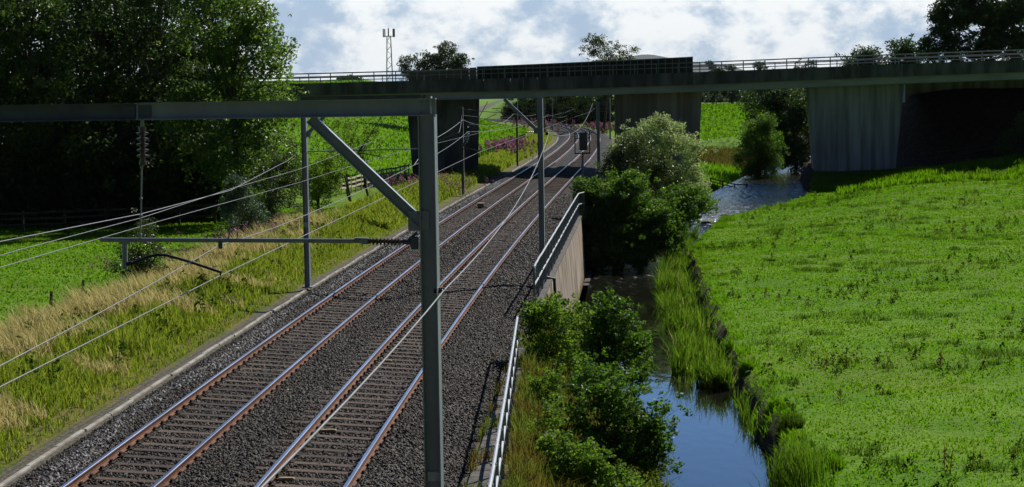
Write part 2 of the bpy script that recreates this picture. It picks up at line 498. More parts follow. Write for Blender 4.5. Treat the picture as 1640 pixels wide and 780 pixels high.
class MB:
    """collects polygons in world space"""

    def __init__(s):
        s.v, s.f, s.m = [], [], []

    def add(s, vs, fs, mi=0):
        o = len(s.v)
        s.v += [tuple(v) for v in vs]
        s.f += [tuple(i + o for i in f) for f in fs]
        s.m += [mi] * len(fs)
        return s

    def box(s, c, size, ax=None, mi=0, bev=0.0):
        """oriented box; ax = (x, y, z) unit axes"""
        ax = ax or (Vector((1, 0, 0)), Vector((0, 1, 0)), Vector((0, 0, 1)))
        c = Vector(c)
        h = [q / 2 for q in size]
        if bev <= 0:
            vs = [c + ax[0] * (h[0] * i) + ax[1] * (h[1] * j) + ax[2] * (h[2] * k_) for k_ in (-1, 1) for j in (-1, 1) for i in (-1, 1)]
            s.add(vs, [(0, 2, 3, 1), (4, 5, 7, 6), (0, 1, 5, 4), (2, 6, 7, 3), (0, 4, 6, 2), (1, 3, 7, 5)], mi)
        else:
            b = bev
            ring = [(-1, -1, 1, 0), (1, -1, -1, 0), (1, -1, 0, 1), (1, 1, 0, -1), (1, 1, -1, 0), (-1, 1, 1, 0), (-1, 1, 0, -1), (-1, -1, 0, 1)]
            vs = []
            for zz, ins in ((-h[2], b), (-h[2] + b, 0), (h[2] - b, 0), (h[2], b)):
                for (i, j, di, dj) in ring:
                    vs.append(c + ax[0] * (i * (h[0] - ins) + di * b) + ax[1] * (j * (h[1] - ins) + dj * b) + ax[2] * zz)
            fs = []
            for l in range(3):
                for q in range(8):
                    fs.append((l * 8 + q, l * 8 + (q + 1) % 8, l * 8 + 8 + (q + 1) % 8, l * 8 + 8 + q))
            fs.append(tuple(range(7, -1, -1)))
            fs.append(tuple(range(24, 32)))
            s.add(vs, fs, mi)
        return s

    def tube(s, pts, r, n=8, mi=0, cap=True):
        pts = [Vector(p) for p in pts]
        rs = r if isinstance(r, (list, tuple)) else [r] * len(pts)
        vs, fs = [], []
        prev = None
        for i, p in enumerate(pts):
            d = (pts[min(i + 1, len(pts) - 1)] - pts[max(i - 1, 0)])
            if d.length < 1e-9:
                d = Vector((0, 0, 1))
            d.normalize()
            if prev is None:
                u = d.orthogonal().normalized()
            else:
                u = prev - d * prev.dot(d)
                u = u.normalized() if u.length > 1e-6 else d.orthogonal().normalized()
            prev = u
            w = d.cross(u)
            for q in range(n):
                a = 2 * math.pi * q / n
                vs.append(p + (u * math.cos(a) + w * math.sin(a)) * rs[i])
        for i in range(len(pts) - 1):
            for q in range(n):
                fs.append((i * n + q, i * n + (q + 1) % n, (i + 1) * n + (q + 1) % n, (i + 1) * n + q))
        if cap:
            fs.append(tuple(range(n - 1, -1, -1)))
            fs.append(tuple((len(pts) - 1) * n + q for q in range(n)))
        return s.add(vs, fs, mi)

    def ibeam(s, a, b, side, depth, width, tf=0.014, tw=0.012, mi=0):
        """rolled I section from a to b; 'side' = direction the web faces"""
        a, b = Vector(a), Vector(b)
        d = (b - a).normalized()
        side = (Vector(side) - d * Vector(side).dot(d)).normalized()
        up = d.cross(side).normalized()
        mid, L = (a + b) / 2, (b - a).length
        ax = (d, side, up)
        s.box(mid + up * (depth / 2 - tf / 2), (L, width, tf), ax, mi)
        s.box(mid - up * (depth / 2 - tf / 2), (L, width, tf), ax, mi)
        s.box(mid, (L - 0.001, tw, depth - 2 * tf + 0.001), ax, mi)
        return s

    def lathe(s, p0, d, prof, n=12, mi=0):
        """prof: (distance along d, radius)"""
        p0, d = Vector(p0), Vector(d).normalized()
        return s.tube_prof([p0 + d * q for q, _ in prof], [r for _, r in prof], d, n, mi)

    def tube_prof(s, pts, rs, d, n, mi):
        u = d.orthogonal().normalized()
        w = d.cross(u)
        vs, fs = [], []
        for p, r in zip(pts, rs):
            for q in range(n):
                a = 2 * math.pi * q / n
                vs.append(p + (u * math.cos(a) + w * math.sin(a)) * r)
        for i in range(len(pts) - 1):
            for q in range(n):
                fs.append((i * n + q, i * n + (q + 1) % n, (i + 1) * n + (q + 1) % n, (i + 1) * n + q))
        fs.append(tuple(range(n - 1, -1, -1)))
        fs.append(tuple((len(pts) - 1) * n + q for q in range(n)))
        return s.add(vs, fs, mi)

    def build(s, name, mats, parent=None, smooth=False):
        me = bpy.data.meshes.new(name)
        off = Vector(parent_world(parent)) if parent is not None else Vector((0, 0, 0))
        me.from_pydata([(v[0] - off.x, v[1] - off.y, v[2] - off.z) for v in s.v], [], s.f)
        for m in (mats if isinstance(mats, (list, tuple)) else [mats]):
            me.materials.append(m)
        if any(s.m):
            me.polygons.foreach_set('material_index', s.m)
        if smooth:
            me.polygons.foreach_set('use_smooth', [True] * len(me.polygons))
        me.update()
        o = bpy.data.objects.new(name, me)
        return link(o, parent)


def ss(a, b, x):
    t = np.clip((np.asarray(x, float) - a) / (b - a), 0, 1)
    return t * t * (3 - 2 * t)


# ------------------------------------------------------------------ the line of the railway
PC = [-6.76122, 2.94395, 3.32427, -0.85491, 0.04633]
HALF, GA, CANT = 1.735, 0.7525, -0.0687


def _poly(y):
    t = np.asarray(y, float) / 100
    return PC[0] + PC[1] * t + PC[2] * t**2 + PC[3] * t**3 + PC[4] * t**4


_ky = [160., 180., 200., 240., 303., 370., 430., 500., 580., 660.]
_kx = [float(_poly(160)), float(_poly(180)), float(_poly(200)), 9.0, 12.4, 13.6, 11.6, 5.5, -7.0, -24.0]
_ty = np.arange(-60, 640.01, 1.0)


def _cr(y):
    if y <= 180:
        return float(_poly(y))
    i = max(1, min(len(_ky) - 3, int(np.searchsorted(_ky, y) - 1)))
    y1, y2 = _ky[i], _ky[i + 1]
    m1 = (_kx[i + 1] - _kx[i - 1]) / (_ky[i + 1] - _ky[i - 1]) * (y2 - y1)
    m2 = (_kx[i + 2] - _kx[i]) / (_ky[i + 2] - _ky[i]) * (y2 - y1)
    t = (y - y1) / (y2 - y1)
    return (2*t**3 - 3*t**2 + 1) * _kx[i] + (t**3 - 2*t**2 + t) * m1 + (-2*t**3 + 3*t**2) * _kx[i + 1] + (t**3 - t**2) * m2


_tx = np.array([_cr(y) for y in _ty])


def xc(y):
    return np.interp(y, _ty, _tx)


def hd(y):
    """unit along and across (to the right) the line at y"""
    s_ = float((xc(y + 1) - xc(y - 1)) / 2)
    a = Vector((s_, 1, 0)).normalized()
    return a, Vector((a.y, -a.x, 0))


def P(y, d, z=0.0):
    a, r = hd(y)
    return Vector((float(xc(y)), y, z)) + r * d


# ------------------------------------------------------------------ terrain
def zw(y):
    return -3.3 + 1.2 * ss(98, 140, y) + 0.2 * ss(150, 200, y)


_wy = [-30, 10, 27, 50, 59, 104, 112, 140, 165, 200, 300, 420]
_wx = [-2.2, -1.0, -0.35, 0.25, 0.75, 3.95, 4.9, 7.3, 9.3, 12.5, 19.0, 20.5]
_ly = [-30, 20, 50, 58, 60, 104, 108, 113, 120, 142, 155, 182, 210, 260, 400]
_lx = [2.6, 3.6, 4.4, 4.4, 1.4, 4.35, 6.2, 8.2, 9.6, 15.0, 17.2, 23.5, 30, 41, 70]
_ry = [-30, 10, 30, 40, 46.4, 50.4, 55.1, 63.5, 75, 91.4, 105, 117, 130, 139, 148, 158, 182, 210, 260, 400]
_rx = [3.0, 4.4, 5.6, 6.05, 6.3, 6.75, 6.95, 7.2, 7.76, 8.8, 9.8, 11.4, 15.0, 19.8, 23.2, 25.6, 29.0, 35, 46, 76]


def xw(y): return np.interp(y, _wy, _wx)
def xl(y): return np.interp(y, _ly, _lx)
def xr(y): return np.interp(y, _ry, _rx)


def wob(x, y, s=1.0, seed=0.0):
    return (np.sin(x * 0.9 / s + seed) * np.sin(y * 0.7 / s + 1.3 + seed) + 0.6 * np.sin(x * 2.1 / s + y * 1.3 / s + seed * 2) + 0.4 * np.sin(y * 2.9 / s - x * 1.7 / s)) / 2.0


def zg(x, y):
    x = np.asarray(x, float)
    y = np.asarray(y, float)
    d = x - xc(y)
    # left of the line
    hill = 12.5 * ss(165, 470, y) * ss(7, 48, -d) + 9 * ss(450, 900, y) * ss(5, 200, -d)
    left = -0.55 + 0.32 * ss(5.0, 7.5, -d) - 0.45 * ss(9.0, 14.0, -d) + hill + 0.07 * wob(x, y, 2.2) * ss(5.2, 6.5, -d)
    bed = -0.55
    # right bank pasture
    fz = -2.45 + 0.45 * ss(65, 108, y) + 1.35 * ss(112, 150, y) + 0.45 * ss(148, 160, y)
    fz = fz + 0.9 * ss(150, 157, y) * ss(37, 46, x) + 0.10 * wob(x, y, 4.0, 2.0) + 0.05 * wob(x, y, 1.5, 1.0)
    fz = fz + 6.2 * ss(165, 184, y) * ss(36, 41, x)
    q_ = x - xr(y)
    wl = ss(98, 116, y) * (1 - ss(160, 167, y)) * (1 - ss(1.5, 11, q_))
    fz = fz * (1 - wl) + (zw(y) + 0.32 + 0.05 * wob(x, y, 1.5, 1.0)) * wl
    beyond = ss(190, 205, y)
    far_r = -0.6 + 4.8 * ss(195, 400, y) * ss(8, 26, d) + 2 * ss(420, 900, y) * ss(8, 60, d)
    fz = fz * (1 - beyond) + np.maximum(far_r, fz * (1 - ss(205, 260, y))) * beyond
    water = zw(y) - 0.75
    XW, XL, XR = xw(y), xl(y), xr(y)
    # near side of the river
    ww = ss(58.2, 59.2, y) * (1 - ss(104, 105.5, y))        # behind the river wall the fall is hidden by it
    b0, b1 = XW + 0.25 - 0.8 * ww, XL - 0.65 * ww
    t = np.clip((x - b0) / np.maximum(b1 - b0, 0.15), 0, 1)
    bank = -0.5 + (water + 0.5) * (t * 0.8 + 0.2 * t * t)
    edge = XR + 0.30 * wob(x * 0, y, 1.4) + 0.16 * wob(x * 0, y, .45, 3.)
    tr = np.clip((x - edge) / 0.75, 0, 1) ** 0.8
    rb = water + (fz - water) * tr
    right = np.where(x < b1, bank, np.where(x < edge, water, np.where(x < edge + 0.75, rb, fz)))
    z = np.where(d < -4.5, left, np.where(x > XW - 0.8 * ww, right, bed))
    z = np.where((y > 262) & (d > 4.5), np.maximum(far_r, -0.55), z)
    # far right side of the line between the wall line and the track
    return z


def axis(fine0, fine1, step, lo, hi, grow=1.22):
    a = list(np.arange(fine0, fine1 + 1e-6, step))
    s_ = step
    v = fine1
    while v < hi:
        s_ *= grow
        v += s_
        a.append(v)
    s_ = step
    v = fine0
    pre = []
    while v > lo:
        s_ *= grow
        v -= s_
        pre.append(v)
    return np.array(pre[::-1] + a)


gx = axis(-36, 52, 0.4, -5000, 5000)
gy = axis(12, 192, 0.55, -60, 12000, 1.13)
GX, GY = np.meshgrid(gx, gy)
GZ = zg(GX, GY)
nx, ny = len(gx), len(gy)
ii = (np.arange(ny - 1)[:, None] * nx + np.arange(nx - 1)[None, :]).ravel()
faces = np.stack([ii, ii + 1, ii + 1 + nx, ii + nx], 1)
ground = raw_mesh('ground', np.stack([GX, GY, GZ], -1), faces, 4, M['ground'], smooth=True)
tag(ground, kind='structure')
D_ = GX - xc(GY)
cov = np.zeros((ny * nx, 4), np.float32)
cov[:, 3] = 1
ver = np.maximum(ss(4.5, 4.9, -D_) * (1 - ss(9.5, 12.5, -D_)) * (1 - ss(420, 500, GY)), ((D_ > 4.4) & (GX < xl(GY)) & (GY < 165)).astype(float))
cov[:, 0] = ver.ravel()
cov[:, 1] = (ss(-5.25, -4.75, D_) * (1 - ss(4.6, 5.2, D_))).ravel()
soil_ = ((GX > xl(GY) - 0.5) & (GX < xr(GY) + 0.25)).astype(float)
soil_ = np.maximum(soil_, ss(163, 167, GY) * (1 - ss(186, 190, GY)) * ss(24, 30, GX) * (1 - ss(85, 100, GX)))
cov[:, 2] = soil_.ravel()
ca = ground.data.attributes.new('cover', 'FLOAT_COLOR', 'POINT')
ca.data.foreach_set('color', cov.ravel())

# water surface
wy = np.concatenate([np.arange(0, 215, 1.2), np.arange(215, 262, 8)])
wa = np.array([0, .25, .5, .75, 1.0])
WX = (xl(wy) - 0.9)[:, None] * (1 - wa) + (xr(wy) + 0.55)[:, None] * wa
WY = np.repeat(wy[:, None], 5, 1)
WZ = zw(WY)
ii = (np.arange(len(wy) - 1)[:, None] * 5 + np.arange(4)[None, :]).ravel()
river = raw_mesh('river_water', np.stack([WX, WY, WZ], -1), np.stack([ii, ii + 1, ii + 6, ii + 5], 1), 4, M['water'], smooth=True)
tag(river, kind='structure')

# ballast bed
by = np.concatenate([np.arange(-10, 200, 1.0), np.arange(200, 630, 4.0)])
_dt = [(-1.5, .03), (-1.0, .025), (-.86, -.005), (-.62, -.04), (.62, -.04), (.86, -.01), (1.0, .008), (1.4, .012)]
_dr = [(-1.45, .0), (-1.25, -.015), (-.86, -.02), (-.62, -.04), (.62, -.04), (.86, -.01), (1.0, .012), (1.5, .015)]
prof = [(-4.45, -0.62), (-4.05, -0.40)] + [(-1.735 + t_, -.16 - (-.0687) * -1 * t_ + o_) for t_, o_ in _dt] + [(1.735 + t_, -.16 - .0687 * t_ + o_) for t_, o_ in _dr] + [(4.0, -0.42), (4.5, -0.60)]
bv = []
for y in by:
    for d, z in prof:
        p = P(float(y), d)
        bv.append((p.x, p.y, z + 0.012 * math.sin(y * 2.1 + d * 3)))
npf = len(prof)
ii = (np.arange(len(by) - 1)[:, None] * npf + np.arange(npf - 1)[None, :]).ravel()
ballast = raw_mesh('ballast_bed', bv, np.stack([ii, ii + 1, ii + npf + 1, ii + npf], 1), 4, M['ballast'], smooth=True)
tag(ballast, kind='structure')


def prof_z(d):
    return np.interp(d, [q[0] for q in prof], [q[1] for q in prof])


# loose stones
def stones(name, n, y0, y1, dlo, dhi, size, keep=None, pw=1.0, mat='stone'):
    y = y0 + (y1 - y0) * RNG.random(n) ** pw
    d = RNG.uniform(dlo, dhi, n)
    if keep is not None:
        k_ = keep(y, d)
        y, d = y[k_], d[k_]
    n = len(y)
    sl = (xc(y + .5) - xc(y - .5))
    nrm = np.sqrt(1 + sl * sl)
    cx = xc(y) + d / nrm
    cy = y - d * sl / nrm
    cz = prof_z(d) + 0.010
    base = np.array([(1, 0, 0), (-1, 0, 0), (0, 1, 0), (0, -1, 0), (0, 0, 1), (0, 0, -1)], float)
    sc = size * RNG.uniform(0.6, 1.5, (n, 1, 1)) * RNG.uniform(0.55, 1.15, (n, 1, 3))
    v = (base[None] + RNG.normal(0, 0.28, (n, 6, 3))) * sc
    q = RNG.normal(size=(n, 3, 3))
    qm, _ = np.linalg.qr(q)
    v = np.einsum('nij,nkj->nki', qm, v)
    v += np.stack([cx, cy, cz], -1)[:, None]
    tri = np.array([(0, 2, 4), (2, 1, 4), (1, 3, 4), (3, 0, 4), (2, 0, 5), (1, 2, 5), (3, 1, 5), (0, 3, 5)])
    f = (np.arange(n)[:, None, None] * 6 + tri[None]).reshape(-1, 3)
    o = raw_mesh(name, v.reshape(-1, 3), f, 3, M[mat])
    return tag(o, 'pale grey fresh stones along the left shoulder of the ballast' if mat != 'stone' else 'dark brown and grey track ballast stones', 'ballast', kind='stuff')


def keep_stone(y, d):
    dt = np.where(d < 0, d + HALF, d - HALF)
    on_sleeper = (np.abs(dt) < np.where((d > 0) & (dt < 0), 1.25, 0.84)) & (np.abs(((y - 0.0) / 0.68) % 1 - 0.5) < 0.2)
    on_rail = np.abs(np.abs(dt) - GA) < 0.10
    return ~(on_rail | (on_sleeper & (RNG.random(len(y)) > 0.08)))


def sleeper_lane(y, d):
    return keep_stone(y, d)


stones('ballast_stones', 125000, 24, 62, -4.35, 4.4, 0.034, keep_stone, 1.25)
stones('ballast_stones', 60000, 62, 130, -4.35, 4.4, 0.045, keep_stone, 1.2)

M['stone_pale'] = pbr('pale_stone', (0.10, 0.10, 0.105), (0.26, 0.26, 0.27), 9, 0.7, 0, 0.4)
stones('ballast_stones', 17000, 24, 150, -3.75, -2.75, 0.038, lambda y, d: np.abs(d + 3.2 + .25 * np.sin(y * .35)) < .4 * RNG.random(len(y)) ** .4, 1.5, 'stone_pale')

# ------------------------------------------------------------------ tracks
RP = [(-0.07, -0.159), (0.07, -0.159), (0.07, -0.148), (0.012, -0.125), (0.012, -0.045), (0.036, -0.036), (0.036, -0.006), (0.028, 0.0), (-0.028, 0.0), (-0.036, -0.006), (-0.036, -0.036), (-0.012, -0.045), (-0.012, -0.125), (-0.07, -0.148)]


def track(dc, label):
    t = thing('railway_track', label, 'railway track', P(30, dc), 'the two tracks of the line')
    ys = np.concatenate([np.arange(-6, 200, 2.0), np.arange(200, 520, 4.0)])
    for sgn in (-1, 1):
        mb = MB()
        n = len(RP)
        vs, fs, mi = [], [], []
        for y in ys:
            for (px, pz) in RP:
                off = sgn * GA + px
                p = P(float(y), dc + off)
                vs.append((p.x, p.y, pz + CANT * off))
        for i in range(len(ys) - 1):
            for q in range(n):
                fs.append((i * n + q, i * n + (q + 1) % n, (i + 1) * n + (q + 1) % n, (i + 1) * n + q))
                mi.append(0 if q in (6, 7, 8) else 1)
        mb.v, mb.f, mb.m = vs, fs, mi
        mb.build('rail', [M['rail_top'], M['rail_rust']], t)
    # one sleeper with its chairs, then copies
    sm = MB()
    sm.box((0, 0, -0.225), (2.6, 0.255, 0.13), bev=0.012)
    for sgn in (-1, 1):
        sm.box((sgn * GA, 0, -0.155), (0.36, 0.18, 0.028), mi=1)
        for q in (-1, 1):
            sm.box((sgn * GA + q * 0.095, 0, -0.115), (0.05, 0.10, 0.05), mi=1)
    src = sm.build('sleeper', [M['sleeper'], M['chair']], None)
    tw = parent_world(t)

    def place(y):
        a, r = hd(y)
        p = P(y, dc)
        x_ = Vector((r.x, r.y, CANT)).normalized()
        y_ = a
        z_ = x_.cross(y_)
        rr = random.gauss(0, 0.006)
        return Matrix(((x_.x, y_.x, z_.x, p.x), (x_.y, y_.y, z_.y, p.y + rr), (x_.z, y_.z, z_.z, random.uniform(-0.012, 0.006)), (0, 0, 0, 1)))
    ylist = [0.68 * (k_ + 0.5) for k_ in range(28, 620)]
    back = [0.68 * (k_ + 0.5) for k_ in range(-6, 28)]
    for i, y in enumerate(ylist[:100]):
        o = src if i == 0 else src.copy()
        if i:
            COL.objects.link(o)
        o.parent = t
        m = place(y)
        m.translation -= tw
        o.matrix_local = m
    big = MB()
    for y in ylist[100:] + back:
        m = place(y)
        big.add([m @ Vector(v) for v in sm.v[:32]], sm.f[:26], 0)
        if 88 < y < 190:
            big.add([m @ Vector(v) for v in sm.v[32:]], [tuple(i - 32 for i in f) for f in sm.f[26:]], 1)
    o = big.build('sleeper', [M['sleeper'], M['chair']], t)
    o['kind'] = 'stuff'
    return t


track(-HALF, 'left-hand railway track with rusty rails on timber sleepers, nearest the grassy verge')
track(HALF, 'right-hand railway track with rusty rails on timber sleepers, nearest the river railing')

# edging kerb on the left, trough lids on the right
mb = MB()
ys = np.concatenate([np.arange(10, 150, 2.0), np.arange(150, 330, 5.0)])
for i in range(len(ys) - 1):
    y0, y1 = float(ys[i]), float(ys[i + 1])
    j = 0.03 * math.sin(i * 1.7)
    a, b = P(y0, -4.58 + j, -0.60), P(y1 - 0.03, -4.58 + j, -0.60)
    dd = (b - a).normalized()
    mb.box((a + b) / 2, ((b - a).length, 0.10, 0.20), (dd, Vector((-dd.y, dd.x, 0)), Vector((0, 0, 1))), bev=0.012)
tag(mb.build('kerb', M['conc_light']), kind='structure')
mb = MB()
for i in range(60):
    y0 = 22 + i * 0.62
    a = P(y0 + 0.3, 4.72, -0.50)
    dd, rr = hd(y0)
    mb.box(a + Vector((0, 0, random.uniform(-.01, .01))), (0.42, 0.6, 0.12), (rr, dd, Vector((0, 0, 1))), bev=0.01)
tag(mb.build('cable_trough', M['slab']), 'row of worn concrete trough lids between the ballast and the railing', 'cable trough')

# small things on the ballast
cb = thing('track_box', 'small tan box lying between the rails of the left-hand track', 'track box', gp(770, 333, -0.17))
mb = MB()
p = gp(770, 333, -0.17)
mb.box(p + Vector((0, 0, 0.14)), (0.42, 0.5, 0.26), bev=0.03)
mb.build('casing', M['tan'], cb)
mb = MB()
mb.box(p + Vector((0, 0, 0.295)), (0.46, 0.54, 0.04), bev=0.01)
mb.build('lid', M['tan'], cb)
mb = MB()
mb.tube([p + Vector((0.2, -0.1, 0.08)), p + Vector((0.34, -0.2, 0.04)), p + Vector((0.55, -0.2, 0.0))], 0.03)
mb.build('cable', M['black'], cb)
for (px, py, L, lab) in ((525, 693, .36, 'pale timber wedge on a sleeper beside the left rail of the right-hand track'), (459, 771, .30, 'pale timber wedge on a sleeper nearest the bottom edge'), (620, 581, .26, 'pale timber wedge on the sleeper left of the tall grey mast')):
    mb = MB()
    p = gp(px, py, -0.16)
    a_, r_ = hd(p.y)
    mb.box(p + Vector((0, 0, 0.045)), (L, 0.11, 0.06), (r_, a_, Vector((0, 0, 1))), bev=0.015)
    tag(mb.build('timber_wedge', M['scrap']), lab, 'timber wedge', 'pale wedges on the sleepers')

# ------------------------------------------------------------------ vegetation builders
def quads_from(cent, size, aspect=0.6, up=0.3, droop=0.0):
    n = len(cent)
    nrm = RNG.normal(size=(n, 3))
    nrm[:, 2] = np.abs(nrm[:, 2]) + up
    nrm /= np.linalg.norm(nrm, axis=1, keepdims=True)
    a = RNG.normal(size=(n, 3))
    a[:, 2] -= droop
    a -= nrm * (a * nrm).sum(1, keepdims=True)
    a /= np.linalg.norm(a, axis=1, keepdims=True)
    b = np.cross(nrm, a)
    s_ = (size * RNG.uniform(0.6, 1.35, n))[:, None]
    v = np.stack([cent - a * s_, cent - b * s_ * aspect + nrm * s_ * 0.12, cent + a * s_, cent + b * s_ * aspect + nrm * s_ * 0.12], 1)
    return v


def leaves_obj(name, cent, size, mat, parent, aspect=0.6, up=0.3, droop=0.0):
    v = quads_from(np.asarray(cent), size, aspect, up, droop)
    n = len(v)
    return raw_mesh(name, v.reshape(-1, 3), np.arange(n * 4), 4, mat, parent)


def ground_z(x, y):
    return float(zg(np.array([x]), np.array([y]))[0])


def plant(name, label, cat, base, lobes, nclump, nleaf, lsize, crad, mat, trunk_r=0.15, fork=0.4, nlimb=18, group=None, aspect=0.6, up=0.3, droop=0.0, shell=0.45, bark='bark', stems=1, extra=None, crown_name='crown', trunk_name='trunk', flat=0.7, spray=0.22):
    """a trunk that forks into limbs, each limb ending in a spray of leaves. lobes: world x, y, z, rx, ry, rz"""
    base = Vector(base)
    t = thing(name, label, cat, base, group)
    lobes = np.array(lobes, float)
    vol = lobes[:, 3] * lobes[:, 4] * lobes[:, 5]
    w = vol ** 0.75
    pick = RNG.choice(len(lobes), nclump, p=w / w.sum())
    u = RNG.normal(size=(nclump, 3))
    u /= np.linalg.norm(u, axis=1, keepdims=True)
    rad = (shell + (1 - shell) * RNG.random(nclump) ** 0.6)
    cc_ = lobes[pick, :3] + u * lobes[pick, 3:] * rad[:, None]
    cc_[:, 2] = np.maximum(cc_[:, 2], base.z + 0.15)
    cr_ = crad * RNG.uniform(0.55, 1.3, nclump)
    nsp = int(nclump * spray)                     # loose sprays that break the outline
    if nsp:
        j_ = RNG.choice(nclump, nsp, replace=False)
        cc_[j_] = lobes[pick[j_], :3] + u[j_] * lobes[pick[j_], 3:] * RNG.uniform(1.0, 1.45, nsp)[:, None]
        cc_[j_, 2] = np.maximum(cc_[j_, 2], base.z + 0.15)
        cr_[j_] = crad * RNG.uniform(0.3, 0.6, nsp)
    num = np.maximum(3, (nleaf * (cr_ / crad) ** 2).astype(int))
    idx = np.repeat(np.arange(nclump), num)
    off = RNG.normal(size=(len(idx), 3))
    off /= np.linalg.norm(off, axis=1, keepdims=True)
    off *= (RNG.random(len(idx)) ** 0.45)[:, None] * cr_[idx][:, None]
    off[:, 2] *= flat
    cent = cc_[idx] + off
    crown = leaves_obj(crown_name, cent, lsize, mat, t, aspect, up, droop)
    # wood
    mb = MB()
    zt = float(np.average(lobes[:, 2], weights=w))
    xt = float(np.average(lobes[:, 0], weights=w))
    yt = float(np.average(lobes[:, 1], weights=w))
    forks = []
    for s_ in range(stems):
        o2 = Vector((random.uniform(-.5, .5) * (stems > 1), random.uniform(-.5, .5) * (stems > 1), 0)) * max(0.3, trunk_r * 4)
        b2 = base + o2 * 0.4 - Vector((0, 0, 0.15))
        f2 = Vector((base.x + (xt - base.x) * fork, base.y + (yt - base.y) * fork, base.z + (zt - base.z) * fork)) + o2
        top = Vector((xt, yt, zt + float(lobes[:, 5].max()) * 0.45)) + o2 * 2.5
        pts = [b2, b2.lerp(f2, .5) + Vector((random.uniform(-.1, .1), random.uniform(-.1, .1), 0)), f2, f2.lerp(top, .5) + Vector((random.uniform(-.3, .3), random.uniform(-.3, .3), 0)), top]
        mb.tube(pts, [trunk_r * 1.25, trunk_r, trunk_r * .85, trunk_r * .5, trunk_r * .12], 8)
        forks.append((f2, top))
    order = RNG.permutation(nclump)[:nlimb]
    for j in order:
        e = Vector(cc_[j])
        f2, top = forks[random.randrange(len(forks))]
        h = min(1, max(0, (e.z - f2.z) / max(0.1, top.z - f2.z))) * 0.75
        s0 = f2.lerp(top, h * random.uniform(.3, 1))
        mid = s0.lerp(e, .5) + Vector((random.uniform(-.2, .2), random.uniform(-.2, .2), random.uniform(.0, .4))) * min(1.5, (e - s0).length * .3)
        r0 = trunk_r * random.uniform(.22, .42)
        mb.tube([s0, mid, e], [r0, r0 * .6, r0 * .15], 5, cap=False)
    mb.build(trunk_name, M[bark], t)
    return t


def lob(px, py, Y, rx, rz, ry=None):
    """a lobe of foliage centred at a photo pixel at distance Y, radii in metres"""
    p = at(px, py, Y)
    return (p.x, p.y, p.z, rx, ry or rx, rz)


def blades(name, x, y, h, w, mat, lean=0.35, zoff=0.0, label=None, cat=None, bias=(0.0, 0.0), parent=None, kind='stuff', z=None):
    n = len(x)
    if z is None:
        z = zg(x, y) + zoff
    ang = RNG.uniform(0, 2 * np.pi, n)
    ln = np.minimum(np.abs(RNG.normal(0, lean, n)), 1.1) * h
    dx, dy = np.cos(ang) * ln + bias[0] * h, np.sin(ang) * ln + bias[1] * h
    fa = RNG.uniform(0, 2 * np.pi, n)
    wx, wy_ = np.cos(fa) * w / 2, np.sin(fa) * w / 2
    b = np.stack([x, y, z], -1)
    wv = np.stack([wx, wy_, np.zeros(n)], -1)
    m = b + np.stack([dx * 0.35, dy * 0.35, h * 0.6], -1)
    t = b + np.stack([dx, dy, h * RNG.uniform(0.85, 1.0, n)], -1)
    v = np.stack([b - wv, b + wv, m + wv * 0.8, m - wv * 0.8, t + wv * 0.12, t - wv * 0.12], 1)
    f = (np.arange(n)[:, None] * 6 + np.array([0, 1, 2, 3, 3, 2, 4, 5])[None]).ravel()
    o = raw_mesh(name, v.reshape(-1, 3), f, 4, mat, parent)
    if parent is None:
        tag(o, label, cat, kind=kind)
    return o


def line_to(y, d):
    sl = (xc(y + .5) - xc(y - .5))
    nrm = np.sqrt(1 + sl * sl)
    return xc(y) + d / nrm, y - d * sl / nrm


def lumpy(x, y, s, seed):
    return np.sin(x / s + seed) * np.cos(y / s * 1.3 - seed) + 0.6 * np.sin(x / s * 2.3 - y / s * 1.9 + seed * 3) + 0.5 * np.cos(y / s * 3.1 + x / s * 1.1 + seed)


# ------------------------------------------------------------------ road bridge
DY = 163.0
DW = 22.0
_tx_ = [-60, -19, 1.1, 16.6, 31.5, 45.5, 80]
_tz_ = [7.9, 8.27, 8.47, 8.72, 9.10, 9.39, 10.0]


def deck_top(x):
    w_ = np.array([-4, -2, 0, 2, 4.])
    return float(np.mean(np.interp(x + w_, _tx_, _tz_)))


bridge = thing('road_bridge', 'long dark concrete road bridge on broad piers crossing over the railway and river', 'bridge', (3, DY + 8, 0))
xs = np.arange(-58, 78.1, 2.0)


def strip(y0, y1, top, bot, name, mat, x0=None, x1=None):
    mb = MB()
    X = [x for x in xs if (x0 is None or x >= x0) and (x1 is None or x <= x1)]
    vs, fs = [], []
    for x in X:
        z = deck_top(x)
        for (yy, zz) in ((y0, z + bot), (y1, z + bot), (y1, z + top), (y0, z + top)):
            vs.append((x, yy, zz))
    for i in range(len(X) - 1):
        for q in range(4):
            fs.append((i * 4 + q, i * 4 + (q + 1) % 4, (i + 1) * 4 + (q + 1) % 4, (i + 1) * 4 + q))
    fs.append((3, 2, 1, 0))
    n_ = (len(X) - 1) * 4
    fs.append((n_, n_ + 1, n_ + 2, n_ + 3))
    mb.add(vs, fs)
    return mb.build(name, mat, bridge)


def fascia(y0, y1, name):
    """edge beam cast in panels, thin open joints between them"""
    mb = MB()
    step = 2.42
    x = -58.0
    while x < 77:
        a, b = x + 0.012, x + step - 0.012
        za, zb = deck_top(a), deck_top(b)
        j = random.uniform(-.006, .006)
        vs = [(a, y0 + j, za - 1.12), (a, y1, za - 1.12), (a, y1, za), (a, y0 + j, za), (b, y0 + j, zb - 1.12), (b, y1, zb - 1.12), (b, y1, zb), (b, y0 + j, zb)]
        mb.add(vs, [(3, 2, 1, 0), (4, 5, 6, 7), (0, 4, 7, 3), (1, 2, 6, 5), (2, 3, 7, 6), (0, 1, 5, 4)])
        x += step
    return mb.build(name, M['conc_dark'], bridge)


